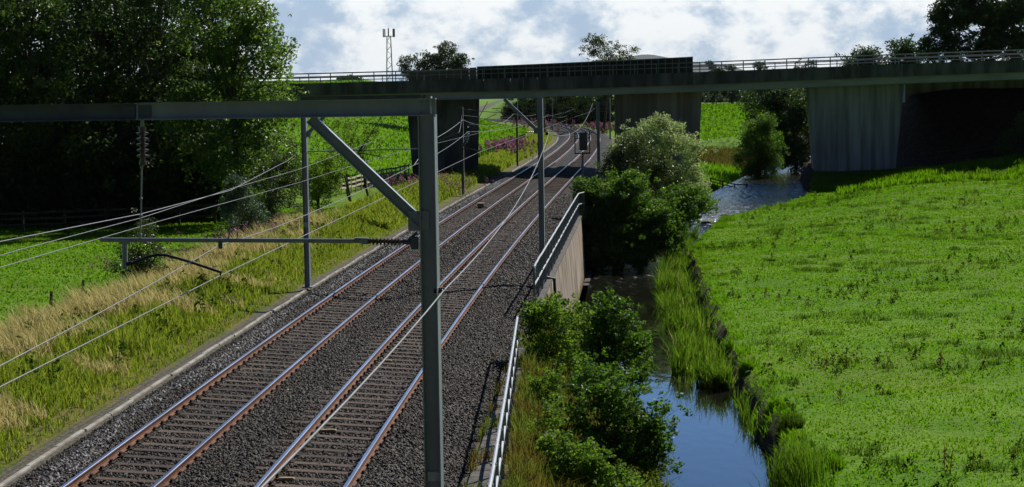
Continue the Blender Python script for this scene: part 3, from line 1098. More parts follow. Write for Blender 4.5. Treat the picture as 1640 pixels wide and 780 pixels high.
fascia(DY, DY + 0.45, 'fascia')
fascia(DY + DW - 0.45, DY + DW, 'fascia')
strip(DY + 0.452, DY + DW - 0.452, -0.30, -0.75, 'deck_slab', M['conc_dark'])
for k_ in range(9):
    y0 = DY + 0.75 + k_ * 2.5
    strip(y0, y0 + 0.5, -0.752, -1.78, 'girder', M['conc_beam'])
strip(DY + 0.35, DY + 0.62, -1.122, -1.74, 'edge_beam', M['conc_beam'])


def pier(x0, x1, xb0, xb1, zb, bridge_, mat='conc_pier'):
    mb = MB()
    y0, y1 = DY + 2.2, DY + 3.8
    n = 14
    top = min(deck_top(x0), deck_top(x1)) - 1.3
    rings = []
    for (zz, a, b) in ((zb - 1.5, xb0, xb1), (zb + 0.02, xb0, xb1), (top - 0.5, x0, x1), (top, x0, x1)):
        ch = 0.12
        rings.append([(a, y0 + ch, zz), (a + ch, y0, zz), (b - ch, y0, zz), (b, y0 + ch, zz), (b, y1 - ch, zz), (b - ch, y1, zz), (a + ch, y1, zz), (a, y1 - ch, zz)])
    vs = [v for r_ in rings for v in r_]
    fs = []
    for i in range(3):
        for q in range(8):
            fs.append((i * 8 + q, i * 8 + (q + 1) % 8, (i + 1) * 8 + (q + 1) % 8, (i + 1) * 8 + q))
    fs.append(tuple(range(24, 32)))
    mb.add(vs, fs)
    # shallow board-mark ribs on the face that meets the camera
    p_ = mb.build('pier', M[mat], bridge_)
    return p_


PS = (DY + 2.2) / FPX
for (pa, pb) in ((655, 771), (988, 1127), (1297, 1450)):
    for q in range(4):
        xb_ = (pa + (pb - pa) * (q + .5) / 4 - 820) * PS
        mb = MB()
        mb.box((xb_, DY + 1.95, deck_top(xb_) - 1.62), (.5, .5, .16), bev=.02)
        mb.build('bearing', M['steel_dark'], bridge)
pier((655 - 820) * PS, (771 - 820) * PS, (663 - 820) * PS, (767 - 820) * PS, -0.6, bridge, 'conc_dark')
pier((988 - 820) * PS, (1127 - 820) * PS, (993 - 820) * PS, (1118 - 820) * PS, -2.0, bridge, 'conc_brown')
pier((1297 - 820) * PS, (1450 - 820) * PS, (1306 - 820) * PS, (1437 - 820) * PS, -0.2, bridge)
# abutment above the slope on the right, and on the left behind the trees
mb = MB()
mb.box((61, DY + 21.3, 5.6), (42, 1.2, 6.6))
mb.build('abutment', M['conc_pier'], bridge)
mb = MB()
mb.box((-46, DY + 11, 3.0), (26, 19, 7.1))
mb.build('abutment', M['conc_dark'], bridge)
# drain pipes down the fascia joints
for px in (842, 1115, 1446):
    x = (px - 820) * DY / FPX
    mb = MB()
    mb.tube([(x, DY - 0.05, deck_top(x) + 0.05), (x, DY - 0.05, deck_top(x) - 1.2)], 0.045, 6)
    mb.build('drainpipe', M['parapet'], bridge)


def parapet(y, x0, x1, name, step=1.95, hgt=0.86, mat='parapet'):
    mb = MB()
    x = x0
    while x <= x1:
        z = deck_top(x)
        mb.box((x, y, z + hgt / 2), (0.085, 0.085, hgt))
        x += step
    for hz, rr in ((hgt, 0.055), (hgt * 0.55, 0.045)):
        mb.tube([(x_, y, deck_top(x_) + hz) for x_ in np.arange(x0, x1 + 0.1, 2.0)], rr, 6)
    return mb.build(name, M[mat], bridge)


parapet(DY + 0.2, -57, 77, 'railing')
parapet(DY + DW - 0.2, -57, 77, 'railing', 2.1)
# solid screen behind the near railing over the tracks: plain part then ribbed part
def screen(px0, px1, h0, h1, ribbed):
    x0, x1 = (px0 - 820) * (DY + .5) / FPX, (px1 - 820) * (DY + .5) / FPX
    mb = MB()
    n = max(2, int((x1 - x0) / 0.62))
    for i in range(n):
        a, b = x0 + (x1 - x0) * i / n, x0 + (x1 - x0) * (i + 1) / n
        ha, hb = h0 + (h1 - h0) * i / n, h0 + (h1 - h0) * (i + 1) / n
        g = 0.02
        za, zb = deck_top(a), deck_top(b)
        y0, y1 = DY + 0.34, DY + 0.40
        vs = [(a + g, y0, za - .02), (b - g, y0, zb - .02), (b - g, y0, zb + hb), (a + g, y0, za + ha), (a + g, y1, za - .02), (b - g, y1, zb - .02), (b - g, y1, zb + hb), (a + g, y1, za + ha)]
        mb.add(vs, [(0, 1, 2, 3), (5, 4, 7, 6), (3, 2, 6, 7), (0, 4, 5, 1), (0, 3, 7, 4), (1, 5, 6, 2)])
        if ribbed:
            mb.box((a, DY + 0.30, za + ha / 2), (0.06, 0.06, ha + 0.02), mi=1)
    if ribbed:
        mb.tube([(x_, DY + 0.31, deck_top(x_) + h0 + (h1 - h0) * (x_ - x0) / (x1 - x0)) for x_ in np.linspace(x0, x1, 12)], 0.045, 6, mi=1)
    return mb.build('screen', [M['panel' if ribbed else 'panel_plain'], M['parapet']], bridge)


screen(660, 768, 0.85, 1.05, False)
screen(769, 1113, 1.08, 1.36, True)

# ------------------------------------------------------------------ overhead line structures
def mast_ib(mb, foot, top, right, sz=0.203):
    """H section standing on its foot, web facing along the line"""
    foot, top = Vector(foot), Vector(top)
    fwd_ = Vector((-right.y, right.x, 0))
    fwd_ = (fwd_ + right * 0.085).normalized()          # masts stand slightly turned
    mb.ibeam(foot, top, fwd_, sz, sz)


def insulator(mb, a, b, nshed=7, r=0.075, core=0.03):
    a, b = Vector(a), Vector(b)
    L = (b - a).length
    pr = [(0, core * 1.5), (0.1 * L, core * 1.5), (0.1001 * L, core)]
    s0, s1 = 0.13 * L, 0.87 * L
    st = (s1 - s0) / nshed
    for i in range(nshed):
        q = s0 + i * st
        pr += [(q, core), (q + st * .15, r), (q + st * .35, r * .95), (q + st * .7, core)]
    pr += [(0.9 * L, core), (0.9001 * L, core * 1.5), (L, core * 1.5)]
    mb.lathe(a, b - a, pr, 12)


# --- near portal
def portal(y0, dl, dr, ztop, label, brace_h, near=False, zfoot=-0.45):
    a_, r_ = hd(y0)
    ft_r, ft_l = P(y0, dr, zfoot), P(y0, dl, zfoot)
    t = thing('catenary_portal', label, 'catenary portal', (ft_r.x, ft_r.y, zfoot), 'steel portals over the tracks')
    zb = ztop - 0.21
    for ft in (ft_r, ft_l):
        mb = MB()
        mast_ib(mb, ft, Vector((ft.x, ft.y, zb)), r_)
        mb.box((ft.x, ft.y, zfoot + 0.02), (0.4, 0.4, 0.05), (r_, a_, Vector((0, 0, 1))))
        mb.build('mast', M['steel'], t)
    e0 = ft_r + r_ * 0.11
    e1 = ft_l - r_ * 0.11
    mid = (P(y0, dr - 3.55, 0) if near else (e0 + e1) / 2)
    c = Vector((0, 0, ztop - 0.105))
    e0, e1, mid = [Vector((q.x, q.y, ztop - 0.105)) for q in (e0, e1, mid)]
    mb = MB()
    mb.ibeam(mid, e0, a_, 0.21, 0.20, 0.013, 0.012)
    mb.build('beam', M['steel'], t)
    mb = MB()
    mb.ibeam(e1, mid - r_ * 0.004, a_, 0.206, 0.196, 0.013, 0.014)
    mb.build('beam', M['steel_dark'], t)
    mb = MB()
    for q in (-1, 1):
        mb.box(mid - a_ * 0.014 + r_ * 0.1 * q, (0.16, 0.012, 0.15), (r_, a_, Vector((0, 0, 1))))
    mb.build('splice_plate', M['steel_dark'], t)
    for ft, sgn in ((ft_r, -1), (ft_l, 1)):
        s0 = Vector((ft.x, ft.y, ztop - 0.21 - brace_h)) + r_ * (0.10 * sgn)
        s1 = Vector((ft.x, ft.y, ztop - 0.22)) + r_ * ((brace_h * 1.02 + 0.1) * sgn)
        mb = MB()
        mb.ibeam(s0, s1, a_, 0.125, 0.12, 0.012, 0.012)
        g0 = s0.lerp(s1, 0.02)
        mb.box(g0 - a_ * 0.02, (0.26, 0.014, 0.24), (r_, a_, Vector((0, 0, 1))))
        mb.build('brace', M['steel'], t)
    return t, ft_r, ft_l, r_, a_


Y1 = 22.0
pm = at(689.5, 470, Y1)
d1 = float((pm - Vector((float(xc(Y1)), Y1, pm.z))).dot(hd(Y1)[1]))
YP = 22.0 + 0.0
port1, f1r, f1l, r1, a1 = portal(YP + d1 * 0.046, -5.6, d1, 6.79, 'nearest tall grey steel portal whose mast and beam cross in front of the tracks', 1.30, True)
YM = f1r.y


def on_plane(px, py, foot, right):
    """point of the vertical plane through a portal seen at a photo pixel"""
    v = ray(px, py)
    n_ = Vector((-right.y, right.x, 0))
    t = (foot - cam.matrix_world.translation).dot(n_) / v.dot(n_)
    return cam.matrix_world.translation + v * t


o1 = lambda px, py: on_plane(px, py, f1r - a1 * 0.0, r1)
mb = MB()
ta, tb = o1(162, 384), o1(590, 386)
mb.tube([ta, tb], 0.026, 10)
rt1 = mb.build('registration_tube', M['tube'], port1)
mb = MB()
insulator(mb, o1(588, 386), o1(652, 387), 8, 0.055, 0.022)
mb.build('insulator', M['ceramic'], rt1)
mb = MB()
mb.tube([o1(648, 387), o1(666, 388)], 0.035, 8)
mb.box(o1(664, 389), (0.09, 0.10, 0.16), (r1, a1, Vector((0, 0, 1))), bev=0.01)
mb.tube([o1(668, 372), o1(655, 384)], 0.02, 6)
mb.build('mast_bracket', M['steel_dark'], port1)
mb = MB()
mb.tube([o1(584, 381), o1(584, 391)], 0.045, 8)
mb.tube([o1(569, 384), o1(590, 385)], 0.036, 8)
mb.build('clamp', M['tube'], rt1)
# hanger: insulator string and rod from the beam down to the tube
mb = MB()
insulator(mb, o1(228, 203), o1(229, 264), 5, 0.075, 0.03)
mb.build('insulator', M['ceramic'], port1)
mb = MB()
mb.tube([o1(228, 189), o1(228, 206)], 0.022, 8)
mb.tube([o1(229, 262), o1(227, 272), o1(226, 330), o1(225, 384)], 0.0095, 8)
for py in (205, 262, 268, 318, 345, 376):
    mb.box(o1(228 - (py - 190) * 0.017, py), (0.035, 0.035, 0.035), bev=0.008)
mb.build('hanger_rod', M['tube'], port1)
# drop bracket and cranked registration arm
mb = MB()
mb.tube([o1(200, 386), o1(200, 431)], 0.033, 10)
mb.tube([o1(191, 386), o1(209, 386)], 0.036, 10)
mb.build('drop_bracket', M['tube'], port1)
mb = MB()
mb.tube([o1(202, 423), o1(213, 421), o1(238, 411), o1(252, 408), o1(266, 408.5), o1(300, 418), o1(354, 436)], 0.018, 8)
mb.tube([o1(200, 423), o1(212, 421)], 0.028, 8)
mb.build('registration_arm', M['black'], port1)
mb = MB()
mb.tube([o1(354, 434), o1(352.5, 441)], 0.013, 6)
mb.box(o1(353, 392), (0.05, 0.05, 0.10), bev=0.01)
mb.build('clamp', M['steel_dark'], port1)
mb = MB()
mb.tube([o1(365, 384), o1(368, 372), o1(376, 367), o1(380, 371), o1(380, 381)], 0.009, 6)
mb.build('jumper_loop', M['wire'], port1)
mb = MB()
mb.box(o1(703, 466), (0.12, 0.10, 0.05), (r1, a1, Vector((0, 0, 1))), bev=0.01)
mb.tube([o1(700, 463), o1(712, 464)], 0.03, 8)
mb.build('clamp', M['black'], port1)
mb = MB()
mb.box(o1(690, 168) - a1 * 0.0, (0.02, 0.22, 0.21), (r1, a1, Vector((0, 0, 1))))
for (bx, bz) in ((-.05, -.06), (.05, -.06), (-.05, .06), (.05, .06)):
    mb.lathe(o1(680, 172) - a1 * 0.004 + r1 * bx + Vector((0, 0, bz)), -a1, [(0, .016), (.022, .016), (.0221, .009), (.034, .009)], 6)
mb.build('end_plate', M['steel'], port1)

mb = MB()
mb.box(f1r - a1 * .02 + Vector((0, 0, 2.6)), (.16, .012, .12), (r1, a1, Vector((0, 0, 1))))
mb.build('blank_plate', M['steel_light'], port1)

# --- second portal
Y2 = 69.5
port2, f2r, f2l, r2, a2 = portal(Y2, -4.55, 4.55, 6.93, 'second steel portal along the line, its right mast standing behind the river railing', 1.25)
o2 = lambda px, py: on_plane(px, py, f2r, r2)
mb = MB()
mb.tube([o2(481, 243), o2(600, 240), o2(688, 238)], 0.022, 8)
mb.build('registration_tube', M['tube'], port2)
for (pa, pb) in (((614, 182), (571, 249)), ((781, 163), (738, 240))):
    mb = MB()
    A, B = o2(*pa), o2(*pb)
    mb.tube([A, B], 0.014, 6)
    hr_ = mb.build('hanger_rod', M['mast_old'], port2)
    mb = MB()
    insulator(mb, A.lerp(B, .72), A.lerp(B, .92), 4, 0.07, 0.03)
    mb.build('insulator', M['ceramic'], hr_)
for pts in (((572, 247), (580, 246), (590, 247), (611, 251)), ((738, 240), (745, 238), (755, 239), (769, 243))):
    mb = MB()
    mb.tube([o2(*q) for q in pts], 0.02, 6)
    mb.build('registration_arm', M['black'], port2)
mb = MB()
insulator(mb, o2(750, 211), o2(747, 228), 3, 0.06, 0.03)
mb.build('insulator', M['white_ins'], port2)
mb = MB()
mb.box(f2l - a2 * .11 + Vector((0, 0, 2.45)), (.16, .012, .2), (r2, a2, Vector((0, 0, 1))))
mb.build('blank_plate', M['steel_light'], port2)
mb = MB()
mb.box(o2(876, 214), (0.14, 0.14, 0.12), bev=0.02)
mb.build('clamp', M['black'], port2)

# --- single masts on the left, with brackets reaching over the left-hand track
def single(name, label, foot, top_z, arms, mat, sz=0.19, group='single catenary masts'):
    t = thing(name, label, 'catenary mast', foot, group)
    a_, r_ = hd(foot.y)
    mb = MB()
    mast_ib(mb, foot, Vector((foot.x, foot.y, top_z)), r_, sz)
    mb.build('mast', M[mat], t)
    for (z0, z1, reach, rr) in arms:
        mb = MB()
        p0 = Vector((foot.x, foot.y, z0)) + r_ * (0.09 * (1 if reach > 0 else -1))
        p1 = Vector((foot.x, foot.y, z1)) + r_ * reach
        mb.tube([p0, p1], rr, 6)
        q0, q1 = p0.lerp(p1, .12), p0.lerp(p1, .26)
        arm_o = mb.build('bracket_arm', M['steel_dark'], t)
        mb = MB()
        insulator(mb, q0, q1, 4, 0.075, 0.035)
        mb.build('insulator', M['ceramic'], arm_o)
    return t


m2 = gp(742, 311, -0.4)
single('catenary_mast', 'slim grey mast between the dark left pier and the track, on the left verge', m2, 6.1, ((5.9, 5.6, 3.0, .022), (4.4, 5.55, 2.6, .022), (4.75, 4.75, 3.1, .016)), 'mast_old')
m3 = gp(829, 266, -0.4)
single('catenary_mast', 'slim dark mast before the hillside field, just beyond the bridge shadow', m3, 6.3, ((5.7, 5.6, -2.6, .03), (4.3, 5.5, -2.2, .03), (4.9, 4.6, -1.9, .02), (3.1, 3.15, 7.0, .025)), 'mast_old')
mr = at(959, 274, 160.0)
single('catenary_mast', 'pale grey mast right of the signal before the bridge, wire tied to its top', Vector((mr.x, 160, -0.45)), 6.25, (), 'steel', 0.24)
for (px, y, lab) in ((977, 300.0, 'grey mast beyond the bridge beside the pink willowherb bank'), (872, 330.0, 'thin dark mast beyond the bridge, left of the bend'), (1003, 245.0, 'brown mast beyond the bridge, close to the middle pier')):
    q = at(px if px != 1003 else 986, 200, y)
    single('catenary_mast', lab, Vector((q.x, y, -0.5)), 6.4, ((5.6, 5.5, -2.8, .04), (4.6, 4.6, -3.0, .03)), 'mast_old' if px != 977 else 'steel', 0.26)
# portals beyond the bridge on the bend
portal(380.0, -4.6, 4.6, 6.9, 'far steel portal on the bend beyond the bridge, in front of the dark wood', 1.3)

# --- signal seen from behind
sg = at(933, 274, 158.0)
sgn_t = thing('railway_signal', 'back of a dark railway signal on a short post beside the right-hand track', 'railway signal', (sg.x, 158, -0.5))
S = lambda px, py, y=158.0: at(px, py, y)
mb = MB()
mb.tube([Vector((sg.x, 158, -0.5)), S(933, 262)], 0.12, 10)
mb.tube([S(933, 262), S(933, 243)], 0.09, 10)
mb.build('post', M['steel'], sgn_t)
mb = MB()
c = (S(925, 210) + S(943, 243)) / 2
mb.box(c, (0.68, 0.28, 1.55), bev=0.06)
mb.box(c + Vector((0, -.16, -.2)), (0.7, 0.06, 0.9), bev=0.02)
mb.build('signal_head', M['steel_dark'], sgn_t)
mb = MB()
for px in (920.5, 944):
    mb.tube([S(px, 210), S(px + .6, 246)], 0.045, 6)
mb.tube([S(920, 246), S(945, 245)], 0.05, 6)
mb.tube([S(920, 222), S(945, 221)], 0.035, 6)
mb.build('ladder_frame', M['black'], sgn_t)
mb = MB()
mb.box(S(932, 246), (1.3, 0.6, 0.06))
mb.build('platform', M['black'], sgn_t)

# ------------------------------------------------------------------ wires
def wire(label, pts, r, mat='wire', sag=None, n=14, group='overhead wires'):
    """pts: world points; sag[i] metres of droop in the middle of span i"""
    out = []
    for i in range(len(pts) - 1):
        a, b = Vector(pts[i]), Vector(pts[i + 1])
        s_ = sag[i] if sag else 0
        for q in range(n):
            t = q / n
            p = a.lerp(b, t)
            p.z -= 4 * s_ * t * (1 - t)
            out.append(p)
    out.append(Vector(pts[-1]))
    mb = MB()
    mb.tube(out, r, 6)
    o = mb.build('overhead_wire', M[mat], None, True)
    return tag(o, label, 'overhead wire', group)


cl1 = o1(711, 465)
cl2 = o2(879, 214)
wire('thick pale wire clamped to the right face of the nearest mast, sagging between masts', [Vector((-3.5, -14, 5.6)), cl1, cl2, at(949.5, 165, 160)], 0.0105, 'wire', [0.55, 0.5, 0.98], 20)
yR = lambda y, o=0.0, z=4.67: P(y, HALF + o, z)
yL = lambda y, o=0.0, z=4.6: P(y, -HALF + o, z)
wire('contact wire of the right-hand track, held by the cranked arm on the nearest portal', [at(-40, 640, 13.4), o1(352.5, 441.5), o2(769, 243), yR(128, .3), yR(175, -.2), yR(240), yR(300), yR(340), yR(380)], 0.0064, 'wire_dark')
wire('wire clipped to the middle of the horizontal tube on the nearest portal', [at(-40, 607, 13.4), o1(350, 393.5), at(480, 348.5, 28.4), at(663, 264.6, 47.6), o2(749, 211), yR(128, .2, 5.5), yR(175, .0, 5.4)], 0.0064, 'wire_dark', [0.02, 0.02, 0.03, 0.1, .3, .4])
wire('lowest of three pale wires at the left edge, over the left-hand track', [at(-60, 446, 24), at(97, 400, 28.4), at(256, 354, 36), at(480, 292, 53), o2(610, 251), yL(128, .3, 4.62), yL(179, -.2, 4.62), yL(240), yL(300), yL(340), yL(380)], 0.0064, 'wire')
wire('middle of three pale wires at the left edge, meeting the top one', [at(-60, 427, 24), at(31, 400, 27.3), at(226, 349, 34.5), at(369, 302.6, 42.9), at(480, 271, 52.8), o2(598, 226), o2(614, 184)], 0.0064, 'wire')
wire('top of three pale wires at the left edge, rising to the left mast', [at(-60, 399, 27.5), at(0, 387, 30), at(226, 342.6, 38), at(369, 305, 46), at(461, 257, 66), o2(478, 243)], 0.0095, 'wire')
wire('wire rising from behind the nearest mast to the hanging insulator of the second portal', [at(663, 264.6, 47.6), at(690, 225.5, 58), o2(741, 192), yL(128, 1.2, 5.6), yL(179, .6, 5.6)], 0.009, 'wire', [0, .05, .5, .4])
wire('thin level wire between the second portal and the mast beside the dark pier', [o2(665, 238), o2(735, 212), Vector((m2.x, m2.y, 5.5)), yL(179, .2, 5.3)], 0.008, 'wire_dark', [.02, .2, .4])

# ------------------------------------------------------------------ retaining wall and railings
wall = thing('retaining_wall', 'pale concrete river wall below the track, moss and ochre stains along its foot', 'retaining wall', (float(xw(80)), 80, -1.5))
mb = MB()
yy = np.linspace(59, 104, 24)
vs, fs = [], []
for y in yy:
    x = float(xw(y))
    for (dx, z) in ((-0.16, -1.0), (-0.16, -0.17), (0.08, -0.17), (0.38, -4.2)):
        vs.append((x + dx, y, z))
for i in range(len(yy) - 1):
    for q in range(3):
        fs.append((i * 4 + q, (i + 1) * 4 + q, (i + 1) * 4 + q + 1, i * 4 + q + 1))
fs.append((0, 1, 2, 3))
n_ = (len(yy) - 1) * 4
fs.append((n_ + 3, n_ + 2, n_ + 1, n_))
mb.add(vs, fs)
mb.build('wall_face', M['wallc'], wall)
mb = MB()
for i in range(len(yy) - 1):
    a, b = Vector((float(xw(yy[i])) - .04, yy[i], -0.12)), Vector((float(xw(yy[i + 1])) - .04, yy[i + 1] - .015, -0.12))
    dd = (b - a).normalized()
    mb.box((a + b) / 2, ((b - a).length, 0.30, 0.10), (dd, Vector((-dd.y, dd.x, 0)), Vector((0, 0, 1))), bev=0.01)
mb.build('coping', M['slab'], wall)  # darker concrete, the shade along the wall top put into its colour
mb = MB()
for i in range(len(yy) - 1):
    a, b = Vector((float(xw(yy[i])) + .52, yy[i], zw(yy[i]) - .25)), Vector((float(xw(yy[i + 1])) + .52, yy[i + 1], zw(yy[i + 1]) - .25))
    dd = (b - a).normalized()
    mb.box((a + b) / 2, ((b - a).length, 0.30, 0.50), (dd, Vector((-dd.y, dd.x, 0)), Vector((0, 0, 1))))
mb.build('footing', M['footing'], wall)
mb = MB()
x_ = float(xw(68))
mb.tube([(x_ - .1, 67.9, -0.02), (x_ + .18, 68, -.06), (x_ + .2, 68, -.6), (x_ + .27, 68, -1.6)], 0.06, 8)
mb.build('drainpipe', M['black'], wall)


def railing(name, label, pts, h, posts, n_int, rail_r, post_r, zb, ends=True, mats=('steel_light', 'steel_post')):
    """top and middle rails along pts with posts between"""
    t = thing(name, label, 'railing', (pts[0][0], pts[0][1], zb), 'steel railings beside the river')
    V = [Vector((p[0], p[1], zb)) for p in pts]
    L = [0]
    for i in range(len(V) - 1):
        L.append(L[-1] + (V[i + 1] - V[i]).length)

    def along(s_):
        s_ = max(0, min(L[-1], s_))
        for i in range(len(V) - 1):
            if s_ <= L[i + 1] + 1e-9:
                return V[i].lerp(V[i + 1], (s_ - L[i]) / max(1e-6, L[i + 1] - L[i]))
        return V[-1]
    n = int(L[-1] / 1.0)
    for hz in (h, h * 0.52):
        mb = MB()
        path = [along(L[-1] * q / n) + Vector((0, 0, hz + random.uniform(-.012, .012))) for q in range(n + 1)]
        if ends and hz == h:
            path = [along(0) + Vector((0, 0, h * .3))] + [along(0) + Vector((0, 0, h * .8)), along(.2) + Vector((0, 0, h * .97))] + path[1:]
        mb.tube(path, rail_r, 8)
        mb.build('handrail' if hz == h else 'middle_rail', M[mats[0]], t)
    k_ = int(L[-1] / posts)
    for q in range(k_ + 1):
        p = along(posts * q)
        mb = MB()
        mb.box(p + Vector((0, 0, h * .5 - .12)), (post_r * 2, post_r * 2, h + .2), bev=post_r * .3)
        if n_int == 0:
            mb.lathe(p + Vector((0, 0, h - .03)), Vector((0, 0, 1)), [(0, post_r * 1.8), (.05, post_r * 1.8)], 8)
            mb.lathe(p + Vector((0, 0, h * .52 - .03)), Vector((0, 0, 1)), [(0, post_r * 1.8), (.05, post_r * 1.8)], 8)
        mb.build('post', M[mats[1]], t)
    if n_int:
        mb = MB()
        q = posts / n_int
        s_ = q
        while s_ < L[-1]:
            p = along(s_)
            mb.box(p + Vector((0, 0, h * .5)), (.022, .022, h - .05))
            s_ += q
        mb.build('infill_bars', M[mats[1]], t)
    return t


wp = [(float(xw(y)) - 0.08, float(y)) for y in np.linspace(59.6, 103.5, 16)]
railing('railing', 'long pale railing with upright bars on top of the river wall', wp + [(wp[-1][0] + 0.75, 106.5)], 1.3, 2.4, 4, 0.036, 0.034, -0.1)
np_ = [(-1.05, 12), (-0.62, 22), (-0.40, 28), (-0.13, 39), (0.12, 49.8)]
railing('railing', 'two-rail tubular railing running down the embankment edge in the foreground', np_, 1.15, 1.6, 0, 0.034, 0.032, -0.42, False)
mb = MB()
mb.tube([(0.12, 49.8, 0.73), (1.2, 50.3, 0.70), (1.25, 50.3, -1.2)], 0.03, 8)
tag(mb.build('barrier_bar', M['steel']), 'short cross bar at the far end of the foreground railing', 'barrier')

# ------------------------------------------------------------------ timber fences
def fence(label, pts, h, rails, post_every, mat, rr=0.045, pr=0.06, zoff=0.0, group='timber fences'):
    t = thing('timber_fence', label, 'fence', (pts[0][0], pts[0][1], ground_z(*pts[0])), group)
    V = [Vector((p[0], p[1], 0)) for p in pts]
    P_ = []
    for i in range(len(V) - 1):
        n = max(1, int(round((V[i + 1] - V[i]).length / post_every)))
        for q in range(n + (i == len(V) - 2)):
            P_.append(V[i].lerp(V[i + 1], q / n))
    for p in P_:
        p.z = ground_z(p.x, p.y) + zoff
    for p in P_:
        mb = MB()
        mb.box(p + Vector((0, 0, h / 2 - .1)), (pr * 2, pr * 2, h + .3), bev=0.012)
        mb.build('post', M[mat], t)
    for k_ in range(rails):
        mb = MB()
        hz = h * (0.94 - k_ * 0.8 / max(1, rails))
        for i in range(len(P_) - 1):
            a, b = P_[i] + Vector((0, -pr - .02, hz + random.uniform(-.03, .03))), P_[i + 1] + Vector((0, -pr - .02, hz + random.uniform(-.03, .03)))
            dd = (b - a).normalized()
            s_ = Vector((-dd.y, dd.x, 0)).normalized()
            mb.box((a + b) / 2, ((b - a).length, 0.035, rr * 2), (dd, s_, dd.cross(s_)))
        mb.build('rail', M[mat], t)
    return t


def G(px, py, z=-0.5):
    q = gp(px, py, z)
    return (q.x, q.y)


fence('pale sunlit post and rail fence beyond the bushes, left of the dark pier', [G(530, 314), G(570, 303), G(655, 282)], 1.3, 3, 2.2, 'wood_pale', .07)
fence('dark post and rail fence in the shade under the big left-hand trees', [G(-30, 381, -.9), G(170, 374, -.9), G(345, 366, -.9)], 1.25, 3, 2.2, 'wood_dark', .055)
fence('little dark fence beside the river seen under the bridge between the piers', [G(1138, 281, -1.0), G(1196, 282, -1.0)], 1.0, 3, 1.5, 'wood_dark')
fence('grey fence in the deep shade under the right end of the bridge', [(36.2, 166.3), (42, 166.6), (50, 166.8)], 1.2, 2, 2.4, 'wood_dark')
fence('row of small fence posts along the hillside field edge beyond the left pier', [(float(xc(185)) - 9.5, 185), (float(xc(225)) - 9.5, 225), (float(xc(290)) - 9.5, 290)], 1.1, 1, 2.5, 'wood_dark', .02, .06)
for (px, py, h, lab) in ((80, 512, .95, 'leaning weathered fence post standing in the dry grass nearest the left edge'), (131, 484, .8, 'weathered fence post standing in dry grass below the near field')):
    q = gp(px, py, -0.75)
    mb = MB()
    mb.tube([(q.x, q.y, -1.0), (q.x + .03, q.y, -0.7), (q.x + .08, q.y + .02, -.7 + h)], [.07, .065, .055], 8)
    tag(mb.build('fence_post', M['wood_dark']), lab, 'fence post', 'old posts in the long grass')

# ------------------------------------------------------------------ telecom tower
tb_ = at(622, 150, 420)
tow = thing('telecom_tower', 'slim lattice telecom tower with panel antennas at its head', 'telecom tower', (tb_.x, 420, 8.0))
T = lambda px, py: at(px, py, 420)
mb = MB()
zb, zt = 8.0, T(622, 58).z
w0, w1 = 0.75, 0.42
cx, cy = T(624, 120).x, 420.0
lean = (T(620, 58).x - cx)
for (i, j) in ((-1, -1), (1, -1), (1, 1), (-1, 1)):
    mb.tube([(cx + i * w0, cy + j * w0, zb), (cx + i * w1, cy + j * w1, zt)], 0.085, 5)
n = 12
for q in range(n):
    f0, f1 = q / n, (q + 1) / n
    wa_, wb_ = w0 + (w1 - w0) * f0, w0 + (w1 - w0) * f1
    za, zb2 = zb + (zt - zb) * f0, zb + (zt - zb) * f1
    s_ = 1 if q % 2 else -1
    for (ax_, ay_, bx_, by_) in ((-s_, -1, s_, -1), (-s_, 1, s_, 1), (-1, -s_, -1, s_), (1, -s_, 1, s_)):
        mb.tube([(cx + ax_ * wa_, cy + ay_ * wa_, za), (cx + bx_ * wb_, cy + by_ * wb_, zb2)], 0.045, 4)
mb.build('lattice_mast', M['lattice'], tow)
mb = MB()
for q in range(8):
    a = 2 * math.pi * q / 8
    b = 2 * math.pi * (q + 1) / 8
    mb.tube([(cx + 1.25 * math.cos(a), cy + 1.25 * math.sin(a), zt), (cx + 1.25 * math.cos(b), cy + 1.25 * math.sin(b), zt)], 0.06, 4)
    mb.tube([(cx, cy, zt), (cx + 1.25 * math.cos(a), cy + 1.25 * math.sin(a), zt)], 0.05, 4)
mb.tube([(cx, cy, zt - .2), (cx, cy, zt + 1.9)], 0.07, 6)
mb.build('headframe', M['lattice'], tow)
for a in (0.15, 0.75, 2.4, 2.95, 3.5, 4.7, 5.8):
    mb = MB()
    mb.box((cx + 1.3 * math.cos(a), cy + 1.3 * math.sin(a), zt + .75), (.26, .2, 1.9), bev=.03)
    mb.build('antenna', M['lattice'], tow)

# ------------------------------------------------------------------ trees and shrubs
big = dict(nclump=330, nleaf=85, lsize=0.115, crad=0.8, spray=.3)


def btree(name, label, px, Y, lobes, mat, group='tall trees left of the line', tr=.24, nl=34, **kw):
    a = dict(big)
    a.update(kw)
    x = at(px, 370, Y).x
    return plant(name, label, 'tree', (x, Y, ground_z(x, Y)), lobes, mat=M[mat], trunk_r=tr, nlimb=nl, group=group, fork=.35, **a)


